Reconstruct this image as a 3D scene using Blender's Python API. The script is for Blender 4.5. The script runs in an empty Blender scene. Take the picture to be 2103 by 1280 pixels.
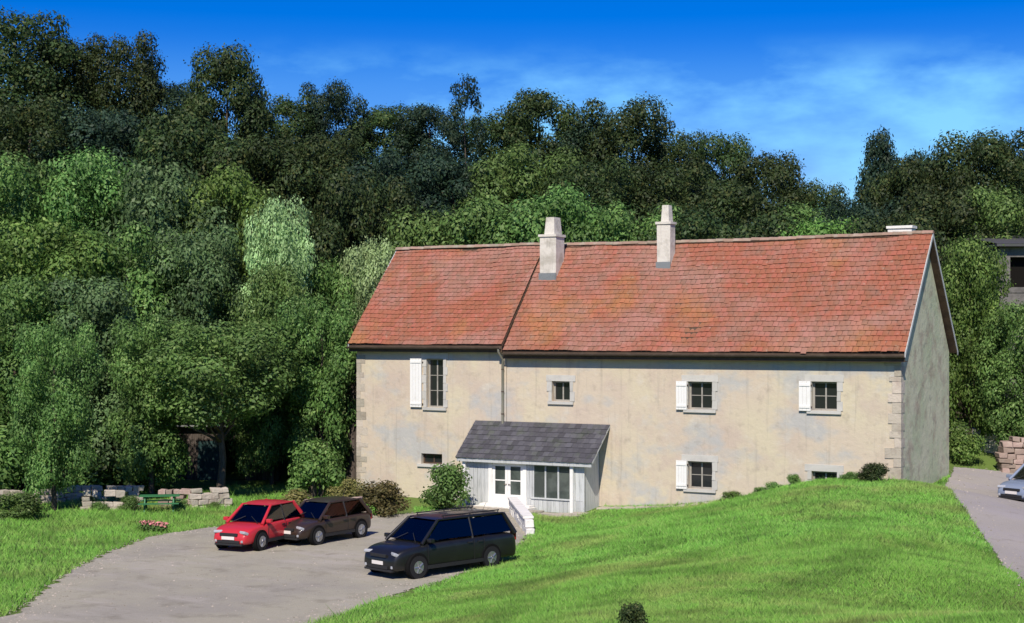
import bpy, bmesh, math, random
import numpy as np
from mathutils import Vector, Matrix

random.seed(7); np.random.seed(7)
scene = bpy.context.scene
COL = scene.collection
R = math.radians

# ------------------------------------------------------------------ camera
F_PX, CX, HY, CAM_H, YAW = 3178.0, 1051.5, 690.0, 7.5, R(30)
cam_data = bpy.data.cameras.new('camera')
cam_data.sensor_width = 36.0
cam_data.lens = 36.0 * F_PX / 2103.0
cam_data.shift_y = (HY - 640.0) / 2103.0
cam_data.clip_end = 3000.0
cam = bpy.data.objects.new('camera', cam_data)
cam.location = (0, 0, CAM_H)
cam.rotation_euler = (R(90), 0, YAW)
COL.objects.link(cam)
scene.camera = cam

# ------------------------------------------------------------------ world, sun, exposure
SUN_EL = R(44)
SUN_H = Vector((0.34, -0.94, 0)).normalized()
world = bpy.data.worlds.new('World'); scene.world = world; world.use_nodes = True
wn, wl = world.node_tree.nodes, world.node_tree.links
wn.clear()
w_out = wn.new('ShaderNodeOutputWorld'); w_bg = wn.new('ShaderNodeBackground')
sky = wn.new('ShaderNodeTexSky'); sky.sky_type = 'NISHITA'; sky.sun_disc = False
sky.sun_elevation = SUN_EL; sky.sun_rotation = math.atan2(SUN_H.x, SUN_H.y)
sky.air_density = 1.0; sky.dust_density = 0.25; sky.ozone_density = 4.0; sky.altitude = 600
w_hsv = wn.new('ShaderNodeHueSaturation'); w_hsv.inputs['Saturation'].default_value = 1.55
w_hsv.inputs['Hue'].default_value = 0.527
w_hsv.inputs['Value'].default_value = 1.0
wl.new(sky.outputs[0], w_hsv.inputs['Color'])
# thin fair-weather wisps, all round the sky
w_tc = wn.new('ShaderNodeTexCoord'); w_map = wn.new('ShaderNodeMapping')
w_map.inputs['Scale'].default_value = (4.5, 4.5, 12.0); w_map.inputs['Location'].default_value = (5.1, 3.3, 0.2); w_map.inputs['Rotation'].default_value = (0, 0, R(-15))
w_no = wn.new('ShaderNodeTexNoise'); w_no.inputs['Scale'].default_value = 1.6; w_no.inputs['Detail'].default_value = 6
w_no.inputs['Roughness'].default_value = 0.55
w_rp = wn.new('ShaderNodeValToRGB'); w_rp.color_ramp.elements[0].position = 0.47; w_rp.color_ramp.elements[1].position = 0.66
w_rp.color_ramp.elements[0].color = (0.07, 0.07, 0.07, 1); w_rp.color_ramp.elements[1].color = (0.62, 0.62, 0.62, 1)
w_mix = wn.new('ShaderNodeMixRGB'); w_mix.inputs['Color2'].default_value = (2.9, 7.4, 10.5, 1)
wl.new(w_tc.outputs['Generated'], w_map.inputs[0]); wl.new(w_map.outputs[0], w_no.inputs['Vector'])
w_sep = wn.new('ShaderNodeSeparateXYZ'); wl.new(w_tc.outputs['Generated'], w_sep.inputs[0])
w_el = wn.new('ShaderNodeMapRange'); w_el.interpolation_type = 'SMOOTHSTEP'   # the cloud bank lies low, thinning upwards
for k_, v_ in (('From Min', .192), ('From Max', .155), ('To Min', 0), ('To Max', 1)): w_el.inputs[k_].default_value = v_
wl.new(w_sep.outputs['Z'], w_el.inputs['Value'])
w_mu = wn.new('ShaderNodeMath'); w_mu.operation = 'MULTIPLY'; wl.new(w_el.outputs[0], w_mu.inputs[1])
wl.new(w_no.outputs['Fac'], w_rp.inputs[0]); wl.new(w_rp.outputs[0], w_mu.inputs[0]); wl.new(w_mu.outputs[0], w_mix.inputs['Fac'])
wl.new(w_hsv.outputs[0], w_mix.inputs['Color1']); wl.new(w_mix.outputs[0], w_bg.inputs['Color'])
w_bg.inputs['Strength'].default_value = 0.10
wl.new(w_bg.outputs[0], w_out.inputs['Surface'])

sun_data = bpy.data.lights.new('sun', 'SUN'); sun_data.energy = 4.6; sun_data.angle = R(0.53)
sun_data.color = (1.0, 0.92, 0.80)
sun = bpy.data.objects.new('sun', sun_data); COL.objects.link(sun)
to_sun = Vector((SUN_H.x * math.cos(SUN_EL), SUN_H.y * math.cos(SUN_EL), math.sin(SUN_EL)))
sun.rotation_euler = to_sun.to_track_quat('Z', 'Y').to_euler()
sun.location = to_sun * 80

scene.view_settings.view_transform = 'Standard'; scene.view_settings.look = 'None'
scene.view_settings.exposure = 0.25; scene.view_settings.gamma = 1.0
scene.view_settings.use_curve_mapping = False
scene.render.engine = 'CYCLES'
scene.cycles.max_bounces = 6
scene.cycles.use_denoising = True

# ------------------------------------------------------------------ picture-to-place helpers
SN, CS = math.sin(YAW), math.cos(YAW)
def at(px, py, d):
    """the place seen at photo pixel (px, py) at depth d from the camera"""
    a = (px - CX) / F_PX
    return (d * (a * CS - SN), d * (a * SN + CS), CAM_H + (HY - py) / F_PX * d)
def on_ground(px, py, z=0.0):
    d = (CAM_H - z) * F_PX / (py - HY)
    return at(px, py, d)[:2]

# ------------------------------------------------------------------ materials
def new_mat(name):
    m = bpy.data.materials.new(name); m.use_nodes = True
    nt = m.node_tree; nt.nodes.clear()
    out = nt.nodes.new('ShaderNodeOutputMaterial')
    return m, nt.nodes, nt.links, out
def noise_fac(nodes, links, pos, scale, detail, lo, hi, stretch=None):
    src = pos
    if stretch:
        mp = nodes.new('ShaderNodeMapping'); mp.inputs['Scale'].default_value = stretch
        links.new(pos, mp.inputs[0]); src = mp.outputs[0]
    n = nodes.new('ShaderNodeTexNoise'); n.inputs['Scale'].default_value = scale; n.inputs['Detail'].default_value = detail
    n.inputs['Roughness'].default_value = 0.6
    links.new(src, n.inputs['Vector'])
    r = nodes.new('ShaderNodeMapRange'); r.inputs['From Min'].default_value = lo; r.inputs['From Max'].default_value = hi
    links.new(n.outputs['Fac'], r.inputs['Value'])
    return r.outputs[0]
def surf(name, base, layers=(), rough=0.85, bump=(), island=0.0, metallic=0.0, spec=0.3, local=False, coat=0.0):
    """layers: (colour, scale, detail, lo, hi, amount[, stretch]) laid over the base; bump: (scale, detail, strength, distance)"""
    m, N, L, out = new_mat(name)
    b = N.new('ShaderNodeBsdfPrincipled'); L.new(b.outputs[0], out.inputs[0])
    b.inputs['Roughness'].default_value = rough; b.inputs['Metallic'].default_value = metallic
    b.inputs['Specular IOR Level'].default_value = spec
    b.inputs['Coat Weight'].default_value = coat; b.inputs['Coat Roughness'].default_value = 0.05
    if local:
        pos = N.new('ShaderNodeTexCoord').outputs['Object']
    else:
        pos = N.new('ShaderNodeNewGeometry').outputs['Position']
    rgb = N.new('ShaderNodeRGB'); rgb.outputs[0].default_value = (*base, 1)
    c = rgb.outputs[0]
    for ly in layers:
        f = noise_fac(N, L, pos, ly[1], ly[2], ly[3], ly[4], ly[6] if len(ly) > 6 else None)
        mu = N.new('ShaderNodeMath'); mu.operation = 'MULTIPLY'; mu.inputs[1].default_value = ly[5]; L.new(f, mu.inputs[0])
        mx = N.new('ShaderNodeMixRGB'); mx.inputs['Color2'].default_value = (*ly[0], 1)
        L.new(mu.outputs[0], mx.inputs['Fac']); L.new(c, mx.inputs['Color1']); c = mx.outputs[0]
    if island:
        g = N.new('ShaderNodeNewGeometry'); oi = N.new('ShaderNodeObjectInfo')
        ad = N.new('ShaderNodeMath'); ad.operation = 'ADD'; L.new(g.outputs['Random Per Island'], ad.inputs[0]); L.new(oi.outputs['Random'], ad.inputs[1])
        fr = N.new('ShaderNodeMath'); fr.operation = 'FRACT'; L.new(ad.outputs[0], fr.inputs[0])
        r = N.new('ShaderNodeMapRange'); r.inputs['To Min'].default_value = 1 - island; r.inputs['To Max'].default_value = 1 + island
        L.new(fr.outputs[0], r.inputs['Value'])
        h = N.new('ShaderNodeHueSaturation'); L.new(c, h.inputs['Color']); L.new(r.outputs[0], h.inputs['Value']); 
        r2 = N.new('ShaderNodeMapRange'); r2.inputs['To Min'].default_value = 0.5 + island * .05; r2.inputs['To Max'].default_value = 0.5 - island * .05
        L.new(fr.outputs[0], r2.inputs['Value']); L.new(r2.outputs[0], h.inputs['Hue'])
        c = h.outputs[0]
    L.new(c, b.inputs['Base Color'])
    nrm = None
    for (sc, de, st, di) in bump:
        n = N.new('ShaderNodeTexNoise'); n.inputs['Scale'].default_value = sc; n.inputs['Detail'].default_value = de
        L.new(pos, n.inputs['Vector'])
        bp = N.new('ShaderNodeBump'); bp.inputs['Strength'].default_value = st; bp.inputs['Distance'].default_value = di
        L.new(n.outputs['Fac'], bp.inputs['Height'])
        if nrm is not None: L.new(nrm, bp.inputs['Normal'])
        nrm = bp.outputs[0]
    if nrm is not None: L.new(nrm, b.inputs['Normal'])
    return m
def leaf_mat(name, dark, light, yellow, transl=0.32, up=0.0):
    m, N, L, out = new_mat(name)
    g = N.new('ShaderNodeNewGeometry'); oi = N.new('ShaderNodeObjectInfo')
    rp = N.new('ShaderNodeValToRGB')
    e = rp.color_ramp.elements; e[0].color = (*dark, 1); e[1].color = (*yellow, 1); e[1].position = 1.0
    k = e.new(0.72); k.color = (*light, 1)
    L.new(g.outputs['Random Per Island'], rp.inputs[0])
    no = N.new('ShaderNodeTexNoise'); no.inputs['Scale'].default_value = 0.55; no.inputs['Detail'].default_value = 3
    L.new(g.outputs['Position'], no.inputs['Vector'])
    mr = N.new('ShaderNodeMapRange'); mr.inputs['From Min'].default_value = .3; mr.inputs['From Max'].default_value = .7
    mr.inputs['To Min'].default_value = 0.6; mr.inputs['To Max'].default_value = 1.4
    L.new(no.outputs['Fac'], mr.inputs['Value'])
    mo = N.new('ShaderNodeMapRange'); mo.inputs['To Min'].default_value = 0.8; mo.inputs['To Max'].default_value = 1.2
    L.new(oi.outputs['Random'], mo.inputs['Value'])
    mm = N.new('ShaderNodeMath'); mm.operation = 'MULTIPLY'; L.new(mr.outputs[0], mm.inputs[0]); L.new(mo.outputs[0], mm.inputs[1])
    mh = N.new('ShaderNodeMapRange'); mh.inputs['To Min'].default_value = 0.485; mh.inputs['To Max'].default_value = 0.515
    L.new(oi.outputs['Random'], mh.inputs['Value'])
    hs = N.new('ShaderNodeHueSaturation'); L.new(rp.outputs[0], hs.inputs['Color']); L.new(mm.outputs[0], hs.inputs['Value']); L.new(mh.outputs[0], hs.inputs['Hue'])
    if up:      # drier and clovery patches of the lawn
        for (sc_, lo_, hi_, col_, am_) in ((.22, .50, .66, (0.33, 0.35, 0.11), .55), (.55, .56, .68, (0.10, 0.23, 0.04), .6), (1.5, .60, .74, (0.34, 0.32, 0.13), .6)):
            nf = noise_fac(N, L, g.outputs['Position'], sc_, 4, lo_, hi_)
            m2 = N.new('ShaderNodeMath'); m2.operation = 'MULTIPLY'; m2.inputs[1].default_value = am_; L.new(nf, m2.inputs[0])
            x2 = N.new('ShaderNodeMixRGB'); x2.inputs['Color2'].default_value = (*col_, 1); L.new(m2.outputs[0], x2.inputs['Fac']); L.new(hs.inputs['Color'].links[0].from_socket, x2.inputs['Color1']); L.new(x2.outputs[0], hs.inputs['Color'])
    d = N.new('ShaderNodeBsdfPrincipled'); d.inputs['Roughness'].default_value = 0.55; d.inputs['Specular IOR Level'].default_value = 0.25
    t = N.new('ShaderNodeBsdfTranslucent'); mx = N.new('ShaderNodeMixShader'); mx.inputs[0].default_value = transl
    L.new(hs.outputs[0], d.inputs['Base Color']); L.new(hs.outputs[0], t.inputs['Color'])
    if up:
        va = N.new('ShaderNodeVectorMath'); va.operation = 'ADD'; va.inputs[1].default_value = (0, 0, up); L.new(g.outputs['Normal'], va.inputs[0])
        vn = N.new('ShaderNodeVectorMath'); vn.operation = 'NORMALIZE'; L.new(va.outputs[0], vn.inputs[0]); L.new(vn.outputs[0], d.inputs['Normal'])
    L.new(d.outputs[0], mx.inputs[1]); L.new(t.outputs[0], mx.inputs[2]); L.new(mx.outputs[0], out.inputs[0])
    return m

M = {}
M['wall'] = surf('lime_render', (0.56, 0.475, 0.365), [
    ((0.58, 0.515, 0.365), .32, 3, .45, .60, .8), ((0.50, 0.405, 0.335), .5, 4, .48, .62, .6), ((0.43, 0.43, 0.41), .42, 4, .50, .62, .85, (1, 1, 1.4)),
    ((0.33, 0.28, 0.22), 2.2, 6, .55, .75, .55), ((0.58, 0.53, 0.44), 1.4, 5, .56, .7, .6), ((0.30, 0.27, 0.22), 1.2, 5, .56, .76, .5, (3.6, 1, .18))],
    rough=.95, bump=[(5, 6, .55, .03), (30, 4, .5, .012)], spec=.15)
M['gable_wall'] = surf('weathered_render', (0.54, 0.53, 0.38), [
    ((0.42, 0.47, 0.30), .6, 4, .45, .62, .7), ((0.36, 0.28, 0.22), 1.1, 5, .5, .66, .7), ((0.20, 0.19, 0.16), 2.6, 6, .56, .74, .6)],
    rough=.95, bump=[(4, 6, .7, .04), (26, 4, .5, .015)], spec=.15)
M['barnstone'] = surf('dark_barn_stone', (0.16, 0.15, 0.14), [((0.09, 0.085, 0.08), 1.6, 5, .48, .66, .8), ((0.24, 0.22, 0.19), 4, 5, .55, .7, .5)], rough=.95, bump=[(5, 5, .7, .04)])
M['tile'] = surf('clay_tile', (0.305, 0.108, 0.064), [
    ((0.345, 0.15, 0.066), .26, 3, .52, .64, .8), ((0.31, 0.165, 0.125), .34, 4, .45, .62, .8), ((0.22, 0.135, 0.10), 1.1, 6, .50, .72, .6), ((0.13, 0.10, 0.08), 3.4, 6, .56, .76, .5), ((0.36, 0.32, 0.25), 5, 6, .60, .76, .5)],
    rough=.9, bump=[(40, 4, .4, .006)], island=.13, spec=.2)
M['ridge'] = surf('mossy_ridge_tile', (0.30, 0.20, 0.15), [((0.33, 0.32, 0.25), 2, 5, .45, .65, .7), ((0.13, 0.12, 0.08), 5, 5, .55, .72, .5)], rough=.95, bump=[(25, 4, .5, .01)], island=.15, spec=.2)
M['slate'] = surf('slate', (0.075, 0.073, 0.082), [((0.062, 0.072, 0.052), 1.6, 4, .5, .66, .7), ((0.12, 0.115, 0.115), 4, 5, .55, .7, .6)], rough=.62, bump=[(30, 4, .35, .006)], island=.3, spec=.35)
M['stone'] = surf('pale_limestone', (0.46, 0.41, 0.33), [((0.36, 0.30, 0.24), 1.7, 5, .48, .66, .8), ((0.25, 0.23, 0.18), 5, 5, .55, .75, .6)], rough=.92, bump=[(9, 6, .7, .03), (40, 3, .4, .01)], island=.22, spec=.2)
M['pinkstone'] = surf('pink_sandstone', (0.33, 0.25, 0.205), [((0.27, 0.20, 0.16), 1.9, 5, .48, .66, .8), ((0.43, 0.36, 0.29), 3, 5, .55, .72, .6)], rough=.92, bump=[(9, 6, .7, .03)], island=.25, spec=.2)
M['surround'] = surf('dressed_stone', (0.50, 0.485, 0.44), [((0.40, 0.39, 0.36), 2.4, 5, .5, .68, .6), ((0.33, 0.30, 0.26), 8, 5, .6, .75, .4)], rough=.9, bump=[(20, 4, .4, .01)], island=.08, spec=.2)
M['winframe'] = surf('dull_window_paint', (0.34, 0.32, 0.28), [((0.20, 0.18, 0.15), 3, 5, .5, .7, .6)], rough=.6)
M['white'] = surf('white_paint', (0.78, 0.77, 0.73), [((0.62, 0.60, 0.54), 3, 5, .55, .75, .5)], rough=.55, bump=[(30, 3, .15, .004)], spec=.35)
M['whitewash'] = surf('whitewashed_masonry', (0.74, 0.72, 0.67), [((0.55, 0.52, 0.44), 2, 5, .52, .72, .55), ((0.38, 0.38, 0.28), 5, 5, .6, .78, .4)], rough=.9, bump=[(8, 6, .6, .03)], spec=.2)
M['greywood'] = surf('grey_painted_boards', (0.50, 0.515, 0.505), [((0.28, 0.30, 0.285), 2.4, 5, .5, .7, .7, (6, 6, .6))], rough=.7, bump=[(25, 4, .3, .006)], island=.1, spec=.25)
M['brownwood'] = surf('brown_stained_wood', (0.095, 0.062, 0.04), [((0.05, 0.034, 0.024), 2, 5, .45, .65, .7), ((0.15, 0.11, 0.075), 6, 4, .55, .72, .5)], rough=.75, bump=[(30, 4, .3, .006)], spec=.25)
M['darkplank'] = surf('weathered_dark_plank', (0.075, 0.06, 0.05), [((0.13, 0.115, 0.10), 2.5, 5, .48, .68, .7, (7, 7, .5)), ((0.03, 0.025, 0.02), 4, 5, .55, .75, .6, (8, 8, .6))], rough=.9, bump=[(26, 4, .5, .01)], island=.3, spec=.2)
M['tealdoor'] = surf('dark_teal_paint', (0.02, 0.055, 0.055), [((0.03, 0.035, 0.03), 4, 5, .5, .7, .7)], rough=.65)
M['zinc'] = surf('zinc', (0.30, 0.31, 0.30), [((0.20, 0.21, 0.19), 5, 4, .5, .7, .6)], rough=.5, metallic=.5)
M['gutter'] = surf('brown_gutter', (0.085, 0.06, 0.045), [((0.14, 0.11, 0.085), 4, 4, .5, .7, .6)], rough=.55)
M['copperpipe'] = surf('aged_downpipe', (0.22, 0.21, 0.165), [((0.15, 0.17, 0.12), 4, 4, .5, .7, .6)], rough=.6)
M['glass'] = surf('dark_window_glass', (0.018, 0.020, 0.021), rough=.08, spec=.6)
M['porchglass'] = surf('porch_glass', (0.05, 0.062, 0.055), [((0.10, 0.12, 0.105), 1.2, 3, .45, .6, .8)], rough=.07, spec=.6)
M['curtain'] = surf('window_interior', (0.10, 0.075, 0.06), rough=.9)
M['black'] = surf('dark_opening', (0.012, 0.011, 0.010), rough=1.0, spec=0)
M['clay'] = surf('terracotta', (0.34, 0.16, 0.10), [((0.22, 0.14, 0.1), 6, 4, .5, .7, .6)], rough=.9)
M['chimney'] = surf('chimney_render', (0.63, 0.59, 0.52), [((0.40, 0.37, 0.31), 1.6, 5, .48, .66, .8), ((0.22, 0.20, 0.17), 3, 5, .58, .78, .6, (3, 3, .5))], rough=.95, bump=[(8, 6, .6, .03)], spec=.15)
M['bark'] = surf('bark', (0.085, 0.068, 0.052), [((0.14, 0.125, 0.10), 2, 5, .5, .7, .7, (3, 3, .6)), ((0.035, 0.03, 0.025), 5, 5, .55, .72, .7, (4, 4, .7))], rough=.95, bump=[(12, 5, .8, .04)], spec=.1, local=True)
M['ground'] = surf('grassy_ground', (0.115, 0.185, 0.038), [
    ((0.085, 0.115, 0.038), .35, 4, .45, .65, .7), ((0.14, 0.20, 0.05), .16, 3, .48, .62, .6), ((0.14, 0.13, 0.065), 1.1, 5, .60, .78, .6), ((0.05, 0.085, 0.02), 3.0, 5, .55, .75, .5)],
    rough=.95, bump=[(6, 6, .6, .06), (40, 3, .5, .02)], spec=.1)
M['drive'] = surf('gravel_drive', (0.355, 0.330, 0.255), [
    ((0.295, 0.272, 0.232), .22, 4, .45, .62, .8), ((0.40, 0.365, 0.315), .4, 4, .52, .66, .7, (.6, 1.6, 1)), ((0.19, 0.17, 0.13), .9, 6, .54, .72, .6), ((0.15, 0.13, 0.10), 3.5, 6, .60, .74, .5), ((0.42, 0.40, 0.37), 14, 4, .6, .75, .5), ((0.14, 0.125, 0.11), 22, 3, .6, .74, .5)],
    rough=.95, bump=[(30, 4, .6, .02), (90, 2, .5, .008)], spec=.15)
M['gravel'] = surf('loose_gravel', (0.36, 0.32, 0.26), [((0.22, 0.20, 0.17), 3, 4, .5, .7, .7)], rough=.95, island=.4)
M['lane'] = surf('lane_surface', (0.335, 0.305, 0.275), [((0.33, 0.30, 0.30), .4, 4, .48, .64, .7), ((0.19, 0.17, 0.15), 1.5, 6, .56, .76, .5), ((0.40, 0.37, 0.35), 14, 4, .6, .75, .5)], rough=.95, bump=[(30, 4, .6, .02)], spec=.15)
M['paving'] = surf('stone_paving', (0.40, 0.36, 0.29), [((0.30, 0.27, 0.21), 2, 5, .5, .7, .7)], rough=.9, bump=[(14, 5, .5, .015)], spec=.2, island=.15)
M['leaf_wood'] = leaf_mat('leaf_deep_green', (0.028, 0.052, 0.017), (0.056, 0.094, 0.028), (0.105, 0.118, 0.036))
M['leaf_blue'] = leaf_mat('leaf_blue_green', (0.018, 0.042, 0.026), (0.034, 0.066, 0.036), (0.055, 0.085, 0.036))
M['leaf_mid'] = leaf_mat('leaf_mid_green', (0.070, 0.145, 0.034), (0.140, 0.255, 0.064), (0.22, 0.32, 0.10))
M['leaf_grey'] = leaf_mat('leaf_grey_green', (0.062, 0.115, 0.042), (0.120, 0.20, 0.075), (0.18, 0.25, 0.11))
M['leaf_light'] = leaf_mat('leaf_light_green', (0.24, 0.36, 0.14), (0.36, 0.52, 0.22), (0.44, 0.56, 0.27))
M['leaf_fresh'] = leaf_mat('leaf_fresh_green', (0.080, 0.165, 0.030), (0.150, 0.270, 0.058), (0.23, 0.33, 0.09))
M['leaf_olive'] = leaf_mat('leaf_olive', (0.11, 0.105, 0.035), (0.19, 0.175, 0.06), (0.27, 0.215, 0.09))
M['grass'] = leaf_mat('grass_blade', (0.14, 0.30, 0.040), (0.215, 0.435, 0.066), (0.31, 0.44, 0.12), .25, up=1.6)
M['flower'] = surf('pink_petal', (0.52, 0.20, 0.19), rough=.7, island=.2)
M['green_paint'] = surf('green_paint', (0.035, 0.16, 0.06), [((0.06, 0.20, 0.09), 6, 4, .5, .7, .5)], rough=.5)
M['tyre'] = surf('tyre_rubber', (0.016, 0.016, 0.017), rough=.85)
M['archdark'] = surf('wheel_arch_lining', (0.010, 0.010, 0.010), rough=1, spec=.05)
M['alloy'] = surf('alloy', (0.42, 0.42, 0.43), rough=.35, metallic=.8)
M['plastic'] = surf('black_plastic', (0.022, 0.022, 0.023), rough=.6)
M['lamp'] = surf('headlamp_glass', (0.36, 0.37, 0.39), rough=.12, spec=.6)
M['tail'] = surf('tail_lamp', (0.35, 0.015, 0.015), rough=.2, spec=.5)
M['plate'] = surf('number_plate', (0.68, 0.64, 0.60), rough=.5)
M['carglass'] = surf('car_glass', (0.030, 0.034, 0.036), rough=.03, spec=.6, coat=.6)
def paint(name, c):
    return surf(name, c, [(tuple(x * .8 + .02 for x in c), 1.2, 4, .5, .75, .35)], rough=.38, spec=.35, coat=.35)
m_, N_g, L_g, o_g = new_mat('tinted_car_glass')
_t = N_g.new('ShaderNodeBsdfTransparent'); _t.inputs[0].default_value = (.42, .45, .44, 1); _gl = N_g.new('ShaderNodeBsdfGlossy'); _gl.inputs['Roughness'].default_value = .02
_fr = N_g.new('ShaderNodeFresnel'); _fr.inputs[0].default_value = 1.7; _mx = N_g.new('ShaderNodeMixShader')
L_g.new(_fr.outputs[0], _mx.inputs[0]); L_g.new(_t.outputs[0], _mx.inputs[1]); L_g.new(_gl.outputs[0], _mx.inputs[2]); L_g.new(_mx.outputs[0], o_g.inputs[0])
M['carglass'] = m_
M['seat'] = surf('dark_seat_fabric', (0.045, 0.043, 0.042), rough=.95)
M['red'] = paint('red_car_paint', (0.50, 0.026, 0.036))
M['brown'] = paint('brown_car_paint', (0.036, 0.022, 0.015))
M['blackcar'] = paint('black_car_paint', (0.010, 0.010, 0.010))
M['silver'] = paint('silver_blue_car_paint', (0.20, 0.24, 0.32))

# ------------------------------------------------------------------ object helpers
def tag(o, label=None, cat=None, group=None, kind=None):
    if label: o['label'] = label
    if cat: o['category'] = cat
    if group: o['group'] = group
    if kind: o['kind'] = kind
    return o
def empty(name, loc=(0, 0, 0), rz=0.0, parent=None):
    o = bpy.data.objects.new(name, None); COL.objects.link(o); o.location = loc; o.rotation_euler = (0, 0, rz)
    o.empty_display_size = .3
    if parent: o.parent = parent
    return o
def link(name, me, mat, parent=None, loc=None, rot=None):
    o = bpy.data.objects.new(name, me); COL.objects.link(o)
    if mat is not None and len(me.materials) == 0: me.materials.append(mat)
    if parent: o.parent = parent
    if loc is not None: o.location = loc
    if rot is not None: o.rotation_euler = rot
    return o
def to_mesh(name, verts, faces, smooth=False, sharp=None):
    me = bpy.data.meshes.new(name); me.from_pydata([tuple(v) for v in verts], [], faces); me.update()
    if smooth:
        me.shade_smooth()
        if sharp: me.set_sharp_from_angle(angle=R(sharp))
    return me
class MB:
    def __init__(s): s.v = []; s.f = []
    def add(s, vs, fs):
        b = len(s.v); s.v += [tuple(v) for v in vs]; s.f += [tuple(b + i for i in f) for f in fs]
    def box(s, x0, x1, y0, y1, z0, z1, j=0.0, rz=0.0, c=None):
        vs = [(x, y, z) for z in (z0, z1) for y in (y0, y1) for x in (x0, x1)]
        if j: vs = [(x + random.uniform(-j, j), y + random.uniform(-j, j), z + random.uniform(-j, j)) for x, y, z in vs]
        s.add(vs, [(0, 2, 3, 1), (4, 5, 7, 6), (0, 1, 5, 4), (2, 6, 7, 3), (0, 4, 6, 2), (1, 3, 7, 5)])
    def tube(s, p0, p1, r0, r1, n=10, caps=True):
        p0, p1 = Vector(p0), Vector(p1); d = (p1 - p0).normalized()
        u = d.orthogonal().normalized(); w = d.cross(u)
        vs = []
        for p, r in ((p0, r0), (p1, r1)):
            for i in range(n):
                a = 2 * math.pi * i / n; vs.append(p + (u * math.cos(a) + w * math.sin(a)) * r)
        fs = [(i, (i + 1) % n, n + (i + 1) % n, n + i) for i in range(n)]
        if caps: fs += [tuple(range(n - 1, -1, -1)), tuple(range(n, 2 * n))]
        s.add(vs, fs)
    def path(s, pts, rad, n=8):
        """a swept limb through pts with radius per point"""
        base = len(s.v); pts = [Vector(p) for p in pts]
        for k, p in enumerate(pts):
            d = (pts[min(k + 1, len(pts) - 1)] - pts[max(k - 1, 0)]).normalized()
            u = d.cross(Vector((.31, .95, .05))).normalized(); w = d.cross(u)
            for i in range(n):
                a = 2 * math.pi * i / n; s.v.append(tuple(p + (u * math.cos(a) + w * math.sin(a)) * rad[k]))
        for k in range(len(pts) - 1):
            for i in range(n):
                a, b = base + k * n + i, base + k * n + (i + 1) % n
                s.f.append((a, b, b + n, a + n))
        s.f.append(tuple(base + (len(pts) - 1) * n + i for i in range(n)))
        s.f.append(tuple(base + i for i in range(n - 1, -1, -1)))
    def build(s, name, mat, parent=None, smooth=False, sharp=None, bevel=0.0, loc=None, rot=None):
        me = to_mesh(name, s.v, s.f, smooth, sharp)
        if bevel:
            bm = bmesh.new(); bm.from_mesh(me)
            bmesh.ops.bevel(bm, geom=list(bm.edges), offset=bevel, segments=2, affect='EDGES', profile=.6)
            bm.to_mesh(me); bm.free()
        return link(name, me, mat, parent, loc, rot)
def np_mesh(name, V, Fq, n):
    """fast mesh of equal n-gons from numpy arrays"""
    me = bpy.data.meshes.new(name)
    me.vertices.add(len(V)); me.vertices.foreach_set('co', V.astype(np.float32).ravel())
    me.loops.add(len(Fq) * n); me.loops.foreach_set('vertex_index', Fq.astype(np.int32).ravel())
    me.polygons.add(len(Fq)); me.polygons.foreach_set('loop_start', np.arange(0, len(Fq) * n, n, dtype=np.int32))
    me.update(calc_edges=True); me.validate()
    return me

# ------------------------------------------------------------------ terrain
CTRL = []
def cp(x, y, z): CTRL.append((x, y, z))
def cpp(px, d, z): x, y, _ = at(px, 690, d); cp(x, y, z)
for x, z in ((-50, -.1), (-46, 0), (-43, 0), (-38, 0), (-33, 0), (-30.2, 0.12), (-28, .22), (-25.3, .55), (-22.5, 1.1), (-20.2, 1.68), (-18.5, 1.80), (-17, 1.82)): cp(x, 60, z)
for px, d, z in ((640, 40.4, 0), (880, 47.5, .05), (1080, 55.4, .1), (1000, 34, 1.19), (1500, 28, 2.3), (2000, 27, 2.6), (1250, 31, 1.8),
                 (1500, 45, 1.35), (1250, 48, .7), (1750, 45, 1.8), (1300, 58, .38), (1750, 54, 1.75), (1850, 36, 1.9),
                 (1965, 66, 1.35), (2103, 42, 1.05), (2060, 47, 1.08), (1935, 62, 1.33), (2103, 66, 1.1), (2200, 55, 1.0), (2300, 40, 1.0), (2103, 33, 1.35), (2000, 38, 1.7), (2300, 75, 1.4),
                 (0, 45, 0), (-200, 45, .2), (0, 60, .1), (-150, 62, .4), (150, 66, 0), (300, 62, 0), (0, 72, .1), (200, 74, 0), (450, 80, 0), (600, 76, 0), (-200, 80, 1),
                 (0, 84, 2.6), (300, 90, 3), (600, 88, 2.0), (850, 88, 2.5), (1150, 85, 3), (1450, 82, 3.2), (1750, 78, 3.0), (2000, 76, 2.8), (2250, 85, 4),
                 (0, 110, 19), (500, 110, 16), (1000, 110, 14), (1500, 108, 11), (1750, 105, 7.5), (2100, 100, 11), (-400, 110, 16), (2600, 100, 10),
                 (-500, 170, 30), (500, 170, 24), (1500, 170, 15), (2500, 170, 20), (1000, 400, 34), (-800, 400, 40), (2800, 400, 36),
                 (300, 30, .2), (600, 20, 1.5), (1050, 12, 4.6), (1050, 0.5, 5.8), (2000, 12, 4.6), (0, 15, .6), (-600, 30, .3), (3000, 30, 3)): cpp(px, d, z)
cp(0, -60, 9); cp(-60, -60, 5); cp(80, -60, 10); cp(80, 40, 6); cp(-110, 20, 2); cp(-300, -200, 10); cp(300, -200, 14); cp(-400, 150, 24); cp(350, 150, 24)
CT = np.array(CTRL, dtype=float)
def _phi(r2): return np.where(r2 > 1e-9, .5 * r2 * np.log(np.maximum(r2, 1e-9)), 0)
_n = len(CT); _X = CT[:, :2] / 50.0
_A = np.zeros((_n + 3, _n + 3))
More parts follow.
